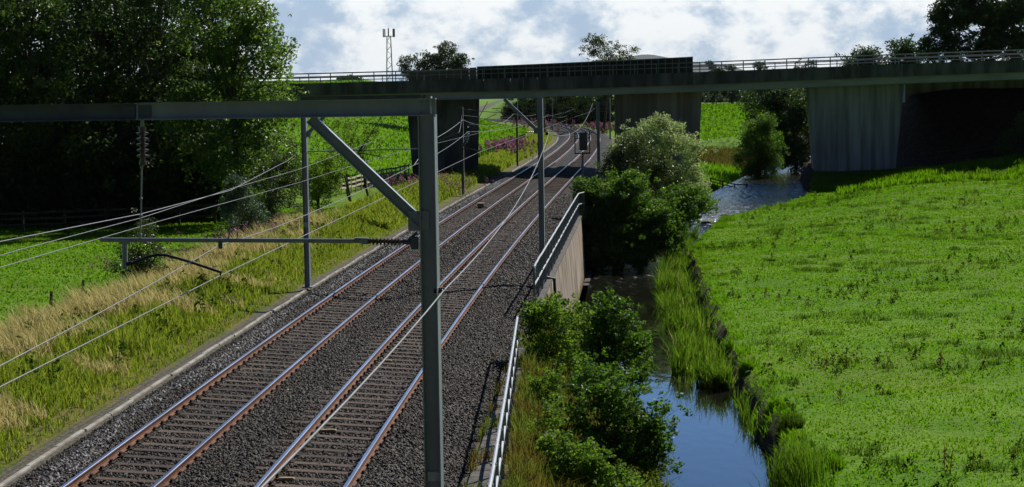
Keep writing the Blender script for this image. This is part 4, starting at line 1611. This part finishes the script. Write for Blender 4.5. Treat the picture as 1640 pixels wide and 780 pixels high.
btree('poplar_tree', 'tall leafy tree at the right end of the left-hand wood, its crown against the sky', 385, 112, [lob(395, 120, 112, 2.6, 3.6), lob(355, 20, 112, 3.0, 3.4), lob(420, 70, 112, 1.9, 2.4), lob(340, 190, 112, 3.0, 3.2), lob(400, 230, 112, 1.6, 2.0), lob(330, -70, 113, 2.6, 3.0), lob(425, 160, 110, 1.7, 2.0), lob(432, 215, 109, 1.3, 1.6), lob(395, 285, 109, 1.7, 1.5), lob(350, 245, 109, 1.7, 1.6)], 'leaf_sunny', nclump=560)
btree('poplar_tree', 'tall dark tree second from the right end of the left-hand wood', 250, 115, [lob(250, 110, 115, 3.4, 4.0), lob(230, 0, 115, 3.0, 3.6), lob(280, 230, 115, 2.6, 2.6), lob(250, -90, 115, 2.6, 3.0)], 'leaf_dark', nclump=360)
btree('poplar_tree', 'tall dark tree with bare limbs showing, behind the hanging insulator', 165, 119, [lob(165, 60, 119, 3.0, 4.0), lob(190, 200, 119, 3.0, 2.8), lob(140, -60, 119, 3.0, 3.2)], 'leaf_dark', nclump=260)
btree('poplar_tree', 'broad tree near the left edge with many glinting leaves', 60, 112, [lob(60, 90, 112, 3.4, 3.8), lob(40, -10, 112, 3.2, 3.4), lob(90, 220, 112, 2.4, 2.6), lob(-10, 180, 112, 2.4, 3.0)], 'leaf_poplar', nclump=380)
btree('poplar_tree', 'tree cut off by the left edge of the view', -70, 110, [lob(-60, 60, 110, 3.2, 5.0), lob(-70, 220, 110, 3.0, 3.0)], 'leaf_dark', nclump=220)
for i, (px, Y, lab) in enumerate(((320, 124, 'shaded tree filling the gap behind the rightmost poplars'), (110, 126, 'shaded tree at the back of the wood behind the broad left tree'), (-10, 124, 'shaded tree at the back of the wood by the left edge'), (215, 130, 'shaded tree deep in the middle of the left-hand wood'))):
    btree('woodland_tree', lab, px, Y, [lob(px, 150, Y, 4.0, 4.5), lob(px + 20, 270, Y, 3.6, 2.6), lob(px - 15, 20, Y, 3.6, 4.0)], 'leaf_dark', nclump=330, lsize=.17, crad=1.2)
# understorey in the wood's shade
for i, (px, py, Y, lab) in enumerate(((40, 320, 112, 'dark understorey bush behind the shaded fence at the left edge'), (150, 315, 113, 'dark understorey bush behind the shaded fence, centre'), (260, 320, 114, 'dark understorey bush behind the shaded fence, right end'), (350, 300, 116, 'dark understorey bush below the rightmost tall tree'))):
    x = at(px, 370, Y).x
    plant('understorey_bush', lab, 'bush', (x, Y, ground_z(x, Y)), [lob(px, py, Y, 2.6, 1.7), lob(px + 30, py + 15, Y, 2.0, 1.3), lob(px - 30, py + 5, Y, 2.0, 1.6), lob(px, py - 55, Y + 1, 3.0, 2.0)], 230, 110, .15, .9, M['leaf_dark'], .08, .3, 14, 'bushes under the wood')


def bush(label, px, py, Y, lobes, mat, nclump=150, nleaf=110, lsize=.06, crad=.5, name='bush', group='bushes beside the line', tr=.06, nl=20, z=None, **kw):
    q = at(px, py, Y)
    return plant(name, label, 'bush', (q.x, Y, ground_z(q.x, Y) if z is None else z), lobes, nclump, nleaf, lsize, crad, M[mat], tr, .3, nl, group, stems=3, **kw)


bush('rounded grey-green conifer-like bush at the field edge below the tall trees', 390, 400, 94, [lob(388, 345, 94, 1.1, 1.6), lob(392, 385, 94, 1.25, .8), lob(380, 305, 94, .55, .8)], 'leaf_blue', 190, 130, .05, .4)
bush('young shrub rising from the dry grass behind the drop bracket', 225, 440, 70, [lob(225, 395, 70, .75, 1.0), lob(232, 360, 70, .45, .55), lob(205, 425, 70, .8, .4), lob(255, 420, 70, .6, .45)], 'leaf_olive', 120, 70, .04, .3)
bush('olive bush immediately left of the left mast', 440, 370, 104, [lob(440, 300, 104, 1.5, 1.9), lob(455, 250, 104, 1.0, 1.0), lob(420, 350, 104, 1.5, .9)], 'leaf_olive', 170, 110, .06, .5)
bush('leafy bush immediately right of the left mast', 510, 340, 112, [lob(510, 290, 112, 1.6, 1.5), lob(528, 262, 112, .9, .8), lob(490, 325, 112, 1.2, .8), lob(520, 290, 112, 1.2, 1.1)], 'leaf_bright', 130, 90, .065, .45)
bush('loose bush between the left mast and the pale fence', 590, 300, 124, [lob(560, 240, 124, 1.2, 1.3), lob(590, 225, 124, .9, 1.0)], 'leaf_bright', 60, 50, .07, .42)
bush('tall bright bush against the field behind the long diagonal brace', 560, 270, 132, [lob(545, 215, 132, 1.2, 1.4), lob(535, 265, 132, 1.4, 1.2)], 'leaf_bright', 70, 60, .07, .45)
# by the river
bush('dense dark green bush overhanging the river at the end of the wall', 985, 420, 106, [lob(965, 325, 106, 1.6, 1.4), lob(1000, 310, 106, 1.7, 1.3), lob(1045, 350, 106, 2.2, 1.2), lob(1095, 325, 108, 1.8, 1.0), lob(955, 370, 105, 1.3, 1.4), lob(1010, 385, 105, 2.0, 1.2), lob(1055, 375, 105, 1.5, .9), lob(948, 305, 106, 1.0, .8), lob(960, 405, 104, 1.4, .8), lob(1010, 412, 104, 1.5, .6), lob(1060, 395, 104, 1.2, .5)], 'leaf_alder', 780, 125, .078, .5, tr=.12, nl=40)
bush('tall silvery willow with pale leaves in front of the middle pier', 1060, 330, 118, [lob(1050, 228, 118, 1.9, 1.7), lob(1080, 255, 118, 1.9, 1.7), lob(1105, 295, 118, 1.3, 1.3), lob(1015, 245, 118, 1.3, 1.4), lob(1055, 300, 119, 2.0, 1.5), lob(1075, 330, 118, 2.4, 1.2)], 'leaf_silver', 560, 110, .085, .5, name='willow_tree', tr=.14, nl=40, aspect=.4)
bush('olive topped bush in the middle of the riverside clump, below the silvery willow', 1035, 330, 112, [lob(1060, 285, 112, 1.4, 1.1), lob(1045, 260, 112, 1.2, 1.0), lob(1010, 240, 112, 1.1, 1.0), lob(985, 262, 112, .9, .8)], 'leaf_olive', 190, 130, .06, .5)
bush('sunlit tree on the far river bank beyond the bridge', 1215, 300, 188, [lob(1218, 225, 188, 2.2, 2.2), lob(1230, 250, 188, 1.8, 1.6), lob(1200, 255, 188, 1.7, 1.5), lob(1222, 195, 188, 1.2, 1.0), lob(1215, 280, 188, 1.9, 1.1)], 'leaf_alder', 300, 110, .09, .7, name='tree', group='trees beyond the bridge', tr=.14)
for (px, py, Y, rr, lab) in ((1240, 195, 200, 3.6, 'dark shaded tree behind the sunlit riverside tree'), (1275, 210, 197, 3.4, 'dark shaded tree close to the left side of the right-hand pier')):
    q = at(px, 270, Y)
    plant('tree', lab, 'tree', (q.x, Y, ground_z(q.x, Y)), [lob(px, py, Y, rr * .8, rr), lob(px + 5, py + 40, Y, rr * .8, rr * .8), lob(px - 10, py - 35, Y, rr * .8, rr * .8)], 240, 110, .12, .9, M['leaf_dark'], .2, .3, 20, 'trees beyond the bridge')
bush('leafy bush at the right edge under the bridge end', 1635, 260, 160, [lob(1632, 225, 160, 1.6, 1.3), lob(1650, 205, 160, 1.6, 1.6), lob(1610, 240, 160, 1.0, .6)], 'leaf_olive', 130, 90, .07, .6, group='trees beyond the bridge')
# foreground alders on the embankment
AL = dict(name='alder_tree', group='alders on the embankment', spray=.45, shell=.25, flat=.8)
bush('dark alder with glossy leaves leaning over the river below the wall', 985, 600, 52, [lob(985, 515, 52, .75, .7), lob(950, 535, 52, .5, .8), lob(1010, 555, 52, .6, .6), lob(970, 488, 52, .5, .3), lob(965, 585, 52, .7, .6), lob(935, 570, 52, .45, .5), lob(1015, 595, 51, .6, .4)], 'leaf_alder', 300, 60, .056, .24, tr=.045, nl=60, z=-3.0, **AL)
bush('nearest alder spreading over the bottom edge beside the blue water', 975, 800, 41, [lob(955, 660, 41, .9, .8), lob(1005, 635, 41, .7, .65), lob(1040, 690, 41, .55, .45), lob(915, 710, 41, .7, .6), lob(990, 735, 41, .9, .7), lob(1068, 655, 41, .4, .3), lob(900, 760, 40, .6, .4), lob(950, 605, 42, .6, .5), lob(1020, 720, 41, .6, .5), lob(1055, 730, 41, .45, .5)], 'leaf_alder', 560, 58, .050, .22, tr=.045, nl=110, z=-3.0, **AL)
bush('lower bright green alder spray at the bottom edge beside the foreground railing', 920, 800, 36, [lob(915, 735, 36, .55, .35), lob(960, 760, 36, .5, .3), lob(875, 765, 36, .4, .3), lob(890, 715, 36, .3, .3), lob(1000, 780, 36, .5, .25), lob(850, 790, 36, .3, .3)], 'leaf_bright', 230, 48, .045, .18, tr=.025, nl=40, z=-2.6, **AL)
bush('pale green young shrub at the foot of the wall behind the foreground railing', 880, 600, 50, [lob(880, 530, 50, .7, .8), lob(900, 500, 50, .5, .5), lob(860, 505, 50, .35, .35), lob(925, 515, 51, .35, .4), lob(865, 590, 50, .5, .5), lob(905, 580, 50, .6, .6), lob(850, 520, 50, .35, .45), lob(915, 545, 51, .4, .5), lob(880, 495, 51, .4, .3)], 'leaf_bright', 330, 48, .048, .22, tr=.025, nl=40, z=-1.6, **AL)
for (px, py, Y, lab) in ((870, 625, 43, 'upright green sapling beside the foreground railing, farther of the two'), (868, 690, 38, 'upright green sapling beside the foreground railing, nearer of the two')):
    bush(lab, px, py + 60, Y, [lob(px, py, Y, .3, .6), lob(px + 8, py + 35, Y, .4, .4), lob(px + 20, py - 25, Y, .2, .35)], 'leaf_bright', 80, 36, .042, .17, tr=.02, nl=16, z=float(zg(at(px, py, Y).x, Y)), **AL)

# trees seen above the deck
def far_tree(label, px, Y, lobes, mat='leaf_far', n=170, nleaf=80, ls=.17, cr=1.0, group='trees on the skyline beyond the bridge', name='tree', **kw):
    q = at(px, 150, Y)
    return plant(name, label, 'tree', (q.x, Y, ground_z(q.x, Y)), lobes, n, nleaf, ls, cr, M[mat], .25, .5, 26, group, **kw)


far_tree('dark spreading tree beside the telecom tower, ragged towards the left', 705, 300, [lob(718, 97, 300, 2.9, 2.9), lob(690, 108, 300, 2.8, 2.4), lob(735, 112, 300, 1.8, 2.2), lob(660, 108, 300, 1.7, 1.5), lob(641, 97, 300, .9, .8), lob(700, 125, 300, 5, 1.0)], n=250)
far_tree('open crowned pair of trees above the screened part of the bridge', 965, 350, [lob(950, 74, 350, 2.3, 2.1), lob(975, 82, 350, 2.2, 2.0), lob(1002, 84, 350, 2.0, 1.8), lob(965, 66, 350, 1.5, 1.2), lob(985, 108, 350, 5, 2.2)], 'leaf_olive', n=190, nleaf=60)
far_tree('great dark tree rising over the right end of the bridge', 1590, 215, [lob(1560, 40, 215, 5.0, 4.0), lob(1600, -10, 215, 5.6, 4.6), lob(1640, 50, 215, 5.0, 4.4), lob(1510, 55, 215, 2.6, 2.6), lob(1530, 10, 215, 3.4, 2.8), lob(1500, 80, 215, 2.2, 1.6), lob(1590, 100, 215, 6, 4)], 'leaf_dark', n=620, nleaf=130, ls=.17)
far_tree('great dark tree cut off by the right edge above the bridge', 1700, 222, [lob(1700, 30, 222, 6, 6), lob(1690, 90, 222, 6, 4)], 'leaf_dark', n=260, nleaf=120, ls=.17)
far_tree('pale leaved low tree behind the bridge railing left of the great dark tree', 1380, 240, [lob(1365, 95, 240, 1.7, 1.1), lob(1385, 88, 240, 1.3, 1.0), lob(1400, 93, 240, 1.3, 1.2), lob(1380, 112, 240, 3.0, 1.4)], 'leaf_blue', n=130, nleaf=60)
far_tree('small dark tree behind the bridge railing next to the great dark tree', 1450, 235, [lob(1443, 82, 235, 1.5, 1.5), lob(1460, 92, 235, 1.6, 1.2), lob(1435, 98, 235, 1.2, 1.0), lob(1450, 115, 235, 2.4, 1.6)], 'leaf_dark', n=140, nleaf=70)
for (px, py, rr, lab) in ((1143, 103, 1.6, 'tiny round bush just right of the screen end on the skyline'), (1172, 106, 1.2, 'tiny bush second right of the screen end on the skyline'), (1215, 105, 1.9, 'tiny bush in the middle of the open railing on the skyline'), (1280, 102, 1.8, 'tiny bush on the skyline left of the pale leaved tree'), (1300, 103, 1.4, 'tiniest bush on the skyline close to the pale leaved tree'), (560, 128, 1.5, 'low bush on the hilltop left of the telecom tower')):
    far_tree(lab, px, 460, [lob(px, py, 460, rr, rr * .8), lob(px + 3, py + 22, 460, rr * 1.5, rr * 2.0), lob(px + 1, py + 42, 460, rr * 2.0, rr * 2.0)], n=75, nleaf=50, ls=.25, cr=.9, group='tiny skyline bushes')
# wood where the line bends out of sight
i = 0
for (px, Y, top, rr) in ((850, 560, 148, 6), (872, 540, 140, 7), (893, 530, 138, 7), (915, 520, 136, 7.5), (938, 505, 138, 8), (958, 480, 146, 6), (975, 440, 150, 5), (830, 575, 160, 5), (884, 490, 162, 4.5), (925, 470, 160, 5)):
    cy_ = top + rr * FPX / Y
    i += 1
    q = at(px, 190, Y)
    plant('woodland_tree', 'dark tree in the wood where the tracks bend out of sight', 'tree', (q.x, Y, 0), [lob(px, cy_, Y, rr, rr), lob(px + 3, cy_ + 22, Y, rr, rr)], 130, 100, .32, 1.7, M['leaf_wood'], .3, .3, 8, 'wood beyond the bend')
# line of trees across the far meadow
for (px, Y, py, rr) in ((1120, 520, 156, 3.4), (1135, 540, 160, 2.6), (1148, 500, 158, 3.0), (1160, 530, 154, 3.6), (1176, 510, 159, 3.0), (1190, 520, 157, 3.2), (1206, 500, 157, 3.2), (1222, 505, 157, 3.2)):
    q = at(px, 168, Y)
    plant('hedgerow_tree', 'grey green tree in the hedgerow across the far meadow', 'tree', (q.x, Y, ground_z(q.x, Y)), [lob(px, py, Y, rr, rr * .85), lob(px + 2, py + 10, Y, rr, rr * .7), lob(px - 2, py + 20, Y, rr, rr * .5)], 90, 80, .24, 1.1, M['leaf_blue'], .2, .3, 8, 'hedgerow across the meadow')

# ------------------------------------------------------------------ grass, reeds, weeds
def verge(n, y0, y1, dlo, dhi, pw=1.0):
    y = y0 + (y1 - y0) * RNG.random(n) ** pw
    d = RNG.uniform(dlo, dhi, n)
    return (*line_to(y, d), y, d)


LAB = 'tall dry and green grass growing along the left verge'
x, y, yy_, dd_ = verge(85000, 26, 105, -11.2, -5.7, 1.5)
hh = RNG.uniform(.3, .75, len(x)) * (0.45 + 0.55 * ss(5.7, 7.2, -dd_)) * (1 + .25 * lumpy(x, y, 1.4, .7))
dry = lumpy(x, y, 2.0, 1.1) + 0.55 * lumpy(x, y, .6, 2.) + 1.5 * (ss(7.4, 8.8, -dd_) - .45) - 0.9 * ss(70, 105, yy_) > 0.28
blades('tall_grass', x[dry], y[dry], hh[dry] * 1.25, .016 + .00018 * yy_[dry], M['blade_dry'], .38, label=LAB, cat='grass', bias=(-.28, .0))
blades('tall_grass', x[~dry], y[~dry], hh[~dry] * .9, .024 + .0002 * yy_[~dry], M['blade_verge'], .4, label=LAB, cat='grass')
x, y, yy_, dd_ = verge(45000, 100, 330, -10, -5.6, 1.3)
hh = RNG.uniform(.3, .75, len(x))
blades('tall_grass', x, y, hh, .07 + .0002 * yy_, M['blade_verge'], .4, label=LAB, cat='grass')
x, y, yy_, dd_ = verge(16000, 24, 110, -6.6, -5.1, 1.4)
blades('short_grass', x, y, RNG.uniform(.05, .2, len(x)) * (1 + .4 * lumpy(x, y, .8, 3.)), np.full(len(x), .03), M['blade_verge'], .6, label='short grass along the kerb', cat='grass')

n_ = 260
y = 30 + 75 * RNG.random(n_) ** 1.3
d = RNG.uniform(-10.5, -6.0, n_)
wx_, wy_ = line_to(y, d)
f = RNG.random((n_, 30))
rad = (.28 * (1 - f * .7)) * RNG.uniform(.4, 1.2, (n_, 30))
ang = RNG.uniform(0, 6.28, (n_, 30))
hh = RNG.uniform(.3, .8, n_)
cc = np.stack([wx_[:, None] + np.cos(ang) * rad, wy_[:, None] + np.sin(ang) * rad, zg(wx_, wy_)[:, None] + f * hh[:, None] + .05], -1).reshape(-1, 3)
v = quads_from(cc, .075, .5, .2)
tag(raw_mesh('verge_weeds', v.reshape(-1, 3), np.arange(len(v) * 4), 4, M['weed']), 'broad leaved docks and nettles among the verge grass', 'weeds', kind='stuff')

# pastures
def pasture(n, x0, x1, y0, y1, hmin, hmax, w, pw=1.0, cond=None, mat='blade_field'):
    x = RNG.uniform(x0, x1, n)
    y = y0 + (y1 - y0) * RNG.random(n) ** pw
    k_ = cond(x, y)
    x, y = x[k_], y[k_]
    l_ = lumpy(x, y, 1.1, .4) * .5 + lumpy(x, y, .35, 1.9) * .35
    return blades('pasture_grass', x, y, RNG.uniform(hmin, hmax, len(x)) * np.clip(1 + .7 * l_, .35, 2.6), w + .0006 * y, M[mat], .55, label='short grazed bright green grass of the pasture', cat='grass')


pasture(520000, 5, 62, 38, 165, .025, .075, .018, 1.2, lambda x, y: (x > xr(y) + .75) & (x < y * .36 + 5))
pasture(90000, -40, -12, 50, 125, .03, .09, .025, 1.0, lambda x, y: (x < xc(y) - 11) & (x > -y * .33))
pasture(60000, -70, 8, 165, 420, .15, .4, .10, 1.0, lambda x, y: (x < xc(y) - 10))
pasture(60000, 18, 80, 205, 420, .12, .35, .10, 1.0, lambda x, y: ((x > xr(y) + 1) | (y > 255)) & (x > xc(y) + 12))
pasture(9000, 22, 80, 255, 420, .3, .6, .12, 1.0, lambda x, y: (x > xc(y) + 12) & (lumpy(x, y, 3., 2.) > .5), 'tussock')

n_ = 900
tx = RNG.uniform(6, 50, n_)
ty = 42 + 116 * RNG.random(n_) ** 1.15
k_ = (tx > xr(ty) + 1.0) & (tx < ty * .3 + 1) & (lumpy(tx, ty, 5.0, 8.) > -.3)
tx, ty = tx[k_], ty[k_]
rs_ = np.repeat(RNG.uniform(.12, .4, len(tx)), 60)
bx, by_ = np.repeat(tx, 60) + RNG.normal(0, 1, len(rs_)) * rs_ * 1.3, np.repeat(ty, 60) + RNG.normal(0, 1, len(rs_)) * rs_ * .6
blades('pasture_tussocks', bx, by_, RNG.uniform(.12, .3, len(bx)) * (.6 + rs_), np.full(len(bx), .03), M['tussock'], .6, label='darker tussocks of uneaten grass in the pasture', cat='grass')

x = RNG.uniform(18, 40, 14000)
y = RNG.uniform(212, 262, 14000)
k_ = (x > xr(y) - 40) & (lumpy(x, y, 3, 1.) > -.4)
blades('rush_strip', x[k_], y[k_], RNG.uniform(.4, 1.1, k_.sum()), np.full(k_.sum(), .13), M['rush'], .4, label='strip of brown rushes across the meadow beyond the bridge', cat='rushes')
x = RNG.uniform(14, 34, 9000)
y = RNG.uniform(166, 212, 9000)
k_ = (x < xl(y) - .3) & (x > xc(y) + 7)
blades('tall_grass', x[k_], y[k_], RNG.uniform(.25, .7, k_.sum()), np.full(k_.sum(), .1), M['blade_field'], .4, label='rough grass between the river and the meadow beyond the bridge', cat='grass')

# thistles and docks in the pasture
def weeds(n, cond, x0, x1, y0, y1, pw):
    x = RNG.uniform(x0, x1, n)
    y = y0 + (y1 - y0) * RNG.random(n) ** pw
    k_ = cond(x, y) & (lumpy(x, y, 4.5, 5.) + .7 * lumpy(x, y, 1.3, 2.) + RNG.normal(0, .45, n) > .75)
    x, y = x[k_], y[k_]
    m = len(x)
    h = RNG.uniform(.12, .55, m) ** 1.0
    nl = 26
    f = RNG.random((m, nl))
    ang = RNG.uniform(0, 2 * np.pi, (m, nl))
    rad = (0.16 * (1 - f * .8)) * RNG.uniform(.4, 1.3, (m, nl)) * (h[:, None] / .35) ** .5
    cx_ = x[:, None] + np.cos(ang) * rad
    cy_ = y[:, None] + np.sin(ang) * rad
    cz_ = zg(x, y)[:, None] + f * h[:, None] + .03
    c = np.stack([cx_, cy_, cz_], -1).reshape(-1, 3)
    v = quads_from(c, .055, .45, .2)
    o = raw_mesh('field_weeds', v.reshape(-1, 3), np.arange(len(v) * 4), 4, M['weed'])
    tag(o, 'thistles, docks and nettles scattered over the pasture', 'weeds', kind='stuff')
    b = RNG.random(m) > .72
    blades('field_weeds', x[b], y[b], h[b] * 1.4 + .15, np.full(b.sum(), .035), M['weed_brown'], .12, label='brown dock stalks scattered over the pasture', cat='weeds')


weeds(5600, lambda x, y: (x > xr(y) + .9) & (x < y * .36 + 5), 6, 50, 40, 160, 1.15)

# lumps of taller grass and nettles at the far edge of the pasture
x = RNG.uniform(27, 50, 16000)
y = RNG.uniform(146, 160, 16000)
k_ = lumpy(x, y, 1.6, 2.4) > .1
blades('tall_grass', x[k_], y[k_], RNG.uniform(.2, .7, k_.sum()), np.full(k_.sum(), .09), M['blade_field'], .4, label='rough tall grass in clumps before the bridge shadow', cat='grass')

# bank of the river: reeds in the shallows, hanging grass on the brink
def reeds(n, y0, y1, out, hlo, hhi, w, pw=1.0, gap=.0, mat='reed'):
    y = y0 + (y1 - y0) * RNG.random(n) ** pw
    off = RNG.random(n) ** .8 * np.interp(y, *out) - .25
    x = xr(y) + .1 - off
    k_ = lumpy(x * 2, y, 1.5, .9) > gap
    x, y = x[k_], y[k_]
    h = RNG.uniform(hlo, hhi, len(x)) * np.clip(1 + .3 * lumpy(x, y, .8, .3), .4, 1.5)
    b = blades('reeds', x, y, h, np.full(len(x), w), M[mat], .34, z=np.full(len(x), 0.0) + zw(y) - .1, label='bright green reeds standing in the shallows along the right bank', cat='reeds')


OUT = ([38, 58, 61, 63, 66, 72, 80, 90, 104, 112, 120], [.3, .3, .4, 1.8, 1.9, 1.45, 1.75, 1.85, 1.5, .9, .3])
reeds(19000, 61, 119, OUT, .4, 1.2, .034, 1.1, .25)
reeds(3200, 61, 119, OUT, .15, .5, .03, 1.1, -.9)
reeds(1300, 61, 112, OUT, .3, .95, .03, 1.0, .0, 'blade_dry')
reeds(380, 50, 61, OUT, .4, 1.0, .028, 1.0, .2)
x = RNG.uniform(.05, 1.15, 15000)
y = 38 + 115 * RNG.random(15000) ** 1.2
k_ = lumpy(x * 2, y, .9, 3.) > .05
x, y = x[k_], y[k_]
blades('bank_grass', xr(y) + .25 + x, y, RNG.uniform(.06, .2, len(x)) * np.clip(1 + .5 * lumpy(x, y, .7, 1.), .4, 2), np.full(len(x), .026), M['blade_field'], .7, label='long grass hanging over the brink of the river bank', cat='grass', bias=(-.3, 0))
for (px, py, n_, r_) in ((1240, 660, 600, .3), (1195, 600, 500, .25), (1265, 690, 900, .4), (1165, 560, 400, .25), (1110, 400, 500, .4), (1150, 372, 600, .8), (1160, 365, 500, .8), (1330, 760, 500, .35)):
    c = gp(px, py, -2.6)
    a = RNG.uniform(0, 6.28, n_)
    q = np.sqrt(RNG.random(n_)) * r_
    blades('bank_grass', c.x + np.cos(a) * q, c.y + np.sin(a) * q * 1.3, RNG.uniform(.2, .5, n_) * (1.15 - q / r_ * .6), np.full(n_, .026), M['tussock' if n_ > 650 else 'blade_field'], .55, label='rank grass tussocks on the river bank', cat='grass')
x = RNG.normal(0, .35, 2600) + 6.55
y = RNG.normal(0, .8, 2600) + 43.2
blades('reeds', x, y, RNG.uniform(.4, .95, 2600), np.full(2600, .022), M['reed'], .3, label='bright green reeds standing at the bottom edge of the right bank', cat='reeds')

# rough growth on the near embankment
y = 22 + 38 * RNG.random(42000)
u = RNG.random(42000)
x = xw(y) + .05 + u * (xl(y) - xw(y))
blades('rough_grass', x, y, RNG.uniform(.12, .55, 42000) * (1 + .4 * lumpy(x, y, .7, .2)), np.full(42000, .022), M['blade_rough'], .5, label='rough brown and green growth on the embankment below the railing', cat='grass')
y = 22 + 36 * RNG.random(9000)
d = RNG.uniform(4.4, 5.2, 9000)
x, y2_ = line_to(y, d)
k_ = lumpy(x, y2_, .9, 1.2) > .2
blades('rough_grass', x[k_], y2_[k_], RNG.uniform(.06, .3, k_.sum()), np.full(k_.sum(), .02), M['blade_rough'], .5, zoff=.05, label='rough brown growth along the trough lids', cat='grass')
y = 106 + 60 * RNG.random(12000)
u = RNG.random(12000)
x = xw(y) + .2 + u * (xl(y) - xw(y))
blades('rough_grass', x, y, RNG.uniform(.2, .7, 12000), np.full(12000, .05), M['blade_verge'], .5, label='rough grass on the river side of the line near the bridge', cat='grass')

# willowherb
def willowherb(px, py, n, sx, sy, z=-0.3, hh=(0.7, 1.3), sz=.06):
    c = gp(px, py, z)
    x = RNG.normal(c.x, sx, n)
    y = RNG.normal(c.y, sy, n)
    h = RNG.uniform(*hh, n)
    g0 = zg(x, y)
    k_ = 9
    f = RNG.uniform(.6, 1.02, (n, k_))
    cc = np.stack([x[:, None] + RNG.normal(0, .05, (n, k_)), y[:, None] + RNG.normal(0, .05, (n, k_)), g0[:, None] + f * h[:, None]], -1).reshape(-1, 3)
    v = quads_from(cc, sz, .6)
    o = raw_mesh('willowherb_flowers', v.reshape(-1, 3), np.arange(len(v) * 4), 4, M['pink'])
    tag(o, 'pink flower spikes of willowherb on the verge', 'wildflowers', kind='stuff')
    f = RNG.uniform(.1, .75, (n, 10))
    cc = np.stack([x[:, None] + RNG.normal(0, .09, (n, 10)), y[:, None] + RNG.normal(0, .09, (n, 10)), g0[:, None] + f * h[:, None]], -1).reshape(-1, 3)
    v = quads_from(cc, sz * 1.3, .4)
    o = raw_mesh('willowherb_leaves', v.reshape(-1, 3), np.arange(len(v) * 4), 4, M['fireweed_leaf'])
    tag(o, 'leafy stems of willowherb on the verge', 'wildflowers', kind='stuff')


willowherb(420, 388, 60, 1.6, 3.0)
willowherb(225, 436, 40, .8, 1.6)
willowherb(680, 305, 170, 2.2, 6.0)
willowherb(812, 234, 210, 1.7, 14.0, 0.2, (.8, 1.6), .15)
willowherb(860, 195, 90, 4.0, 30.0, 1.0, (1., 2.), .2)
willowherb(965, 205, 120, 1.8, 22.0, 0.0, (.8, 1.6), .2)
for (px, py, mat, nm, n) in ((190, 508, 'yellow', 'ragwort_flowers', 26), (212, 512, 'yellow', 'ragwort_flowers', 22), (262, 470, 'white_fl', 'umbel_flowers', 16), (500, 360, 'white_fl', 'umbel_flowers', 60), (560, 345, 'white_fl', 'umbel_flowers', 50)):
    c = gp(px, py, 0.2)
    cc = np.stack([RNG.normal(c.x, .28 if mat == 'yellow' else 1.2, n), RNG.normal(c.y, .5, n), RNG.normal(.2, .12, n)], -1)
    v = quads_from(cc, .035, .9, 1.5)
    tag(raw_mesh(nm, v.reshape(-1, 3), np.arange(len(v) * 4), 4, M[mat]), ('yellow' if mat == 'yellow' else 'white') + ' flower heads in the long grass of the verge', 'wildflowers', kind='stuff')

# stones in the rapids
for i, (px, py, s_) in enumerate(((1134, 361, .45), (1108, 372, .3), (1160, 352, .25), (1092, 352, .35), (1082, 379, .3))):
    q = gp(px, py, -2.5)
    zz = float(zw(q.y))
    mb = MB()
    n = 10
    vs, fs = [], []
    for l_, (f, zf) in enumerate(((1.0, -.3), (.9, .05), (.6, .22), (.15, .3))):
        for q_ in range(n):
            a = 2 * math.pi * q_ / n
            r_ = s_ * f * random.uniform(.8, 1.2)
            vs.append((q.x + r_ * 1.4 * math.cos(a), q.y + r_ * math.sin(a), zz + zf * s_ * 1.5))
    for l_ in range(3):
        for q_ in range(n):
            fs.append((l_ * n + q_, l_ * n + (q_ + 1) % n, l_ * n + n + (q_ + 1) % n, l_ * n + n + q_))
    fs.append(tuple(3 * n + q_ for q_ in range(n)))
    mb.add(vs, fs)
    tag(mb.build('river_rock', M['slab']), ('largest brown rock breaking the surface of the rapids', 'low rock in the rapids nearest the reeds', 'small rock at the top of the rapids towards the pasture', 'rock in the rapids under the willow', 'rock at the foot of the rapids beside the dark bush')[i], 'rock', 'rocks in the rapids')

# ------------------------------------------------------------------ distant fell
mb = MB()
nxs = 60
vs, fs = [], []
for i in range(nxs + 1):
    for (k_, yy2) in enumerate((11000, 14000, 15500)):
        px = 700 + 620 * i / nxs
        x = (px - 820) / FPX * 14000
        z = 40 + 185 * ss(640, 760, px) * (1 - ss(1150, 1300, px)) + 88 * math.exp(-((px - 1035) / 72) ** 2) + 22 * math.exp(-((px - 900) / 60) ** 2) + 3 * math.sin(px * .11)
        vs.append((x * yy2 / 14000, yy2, z if k_ == 1 else 2))
for i in range(nxs):
    for k_ in range(2):
        fs.append((i * 3 + k_, (i + 1) * 3 + k_, (i + 1) * 3 + k_ + 1, i * 3 + k_ + 1))
mb.add(vs, fs)
M['fell'] = pbr('fell_moorland', (0.062, 0.082, 0.07), (0.095, 0.10, 0.085), .002, .95, 0, .1)
tag(mb.build('distant_hill', M['fell'], None, True), kind='structure')

# ------------------------------------------------------------------ air
mh, t_, o_ = new_mat('haze_air')
pv = t_.nodes.new('ShaderNodeVolumePrincipled')
pv.inputs['Color'].default_value = (0.80, 0.87, 0.95, 1)
pv.inputs['Density'].default_value = 1.6e-5
t_.links.new(pv.outputs[0], o_.inputs['Volume'])
hz = MB()
hz.box((0, 7900, 215), (24000, 16300, 450))
tag(hz.build('haze', mh), kind='stuff')
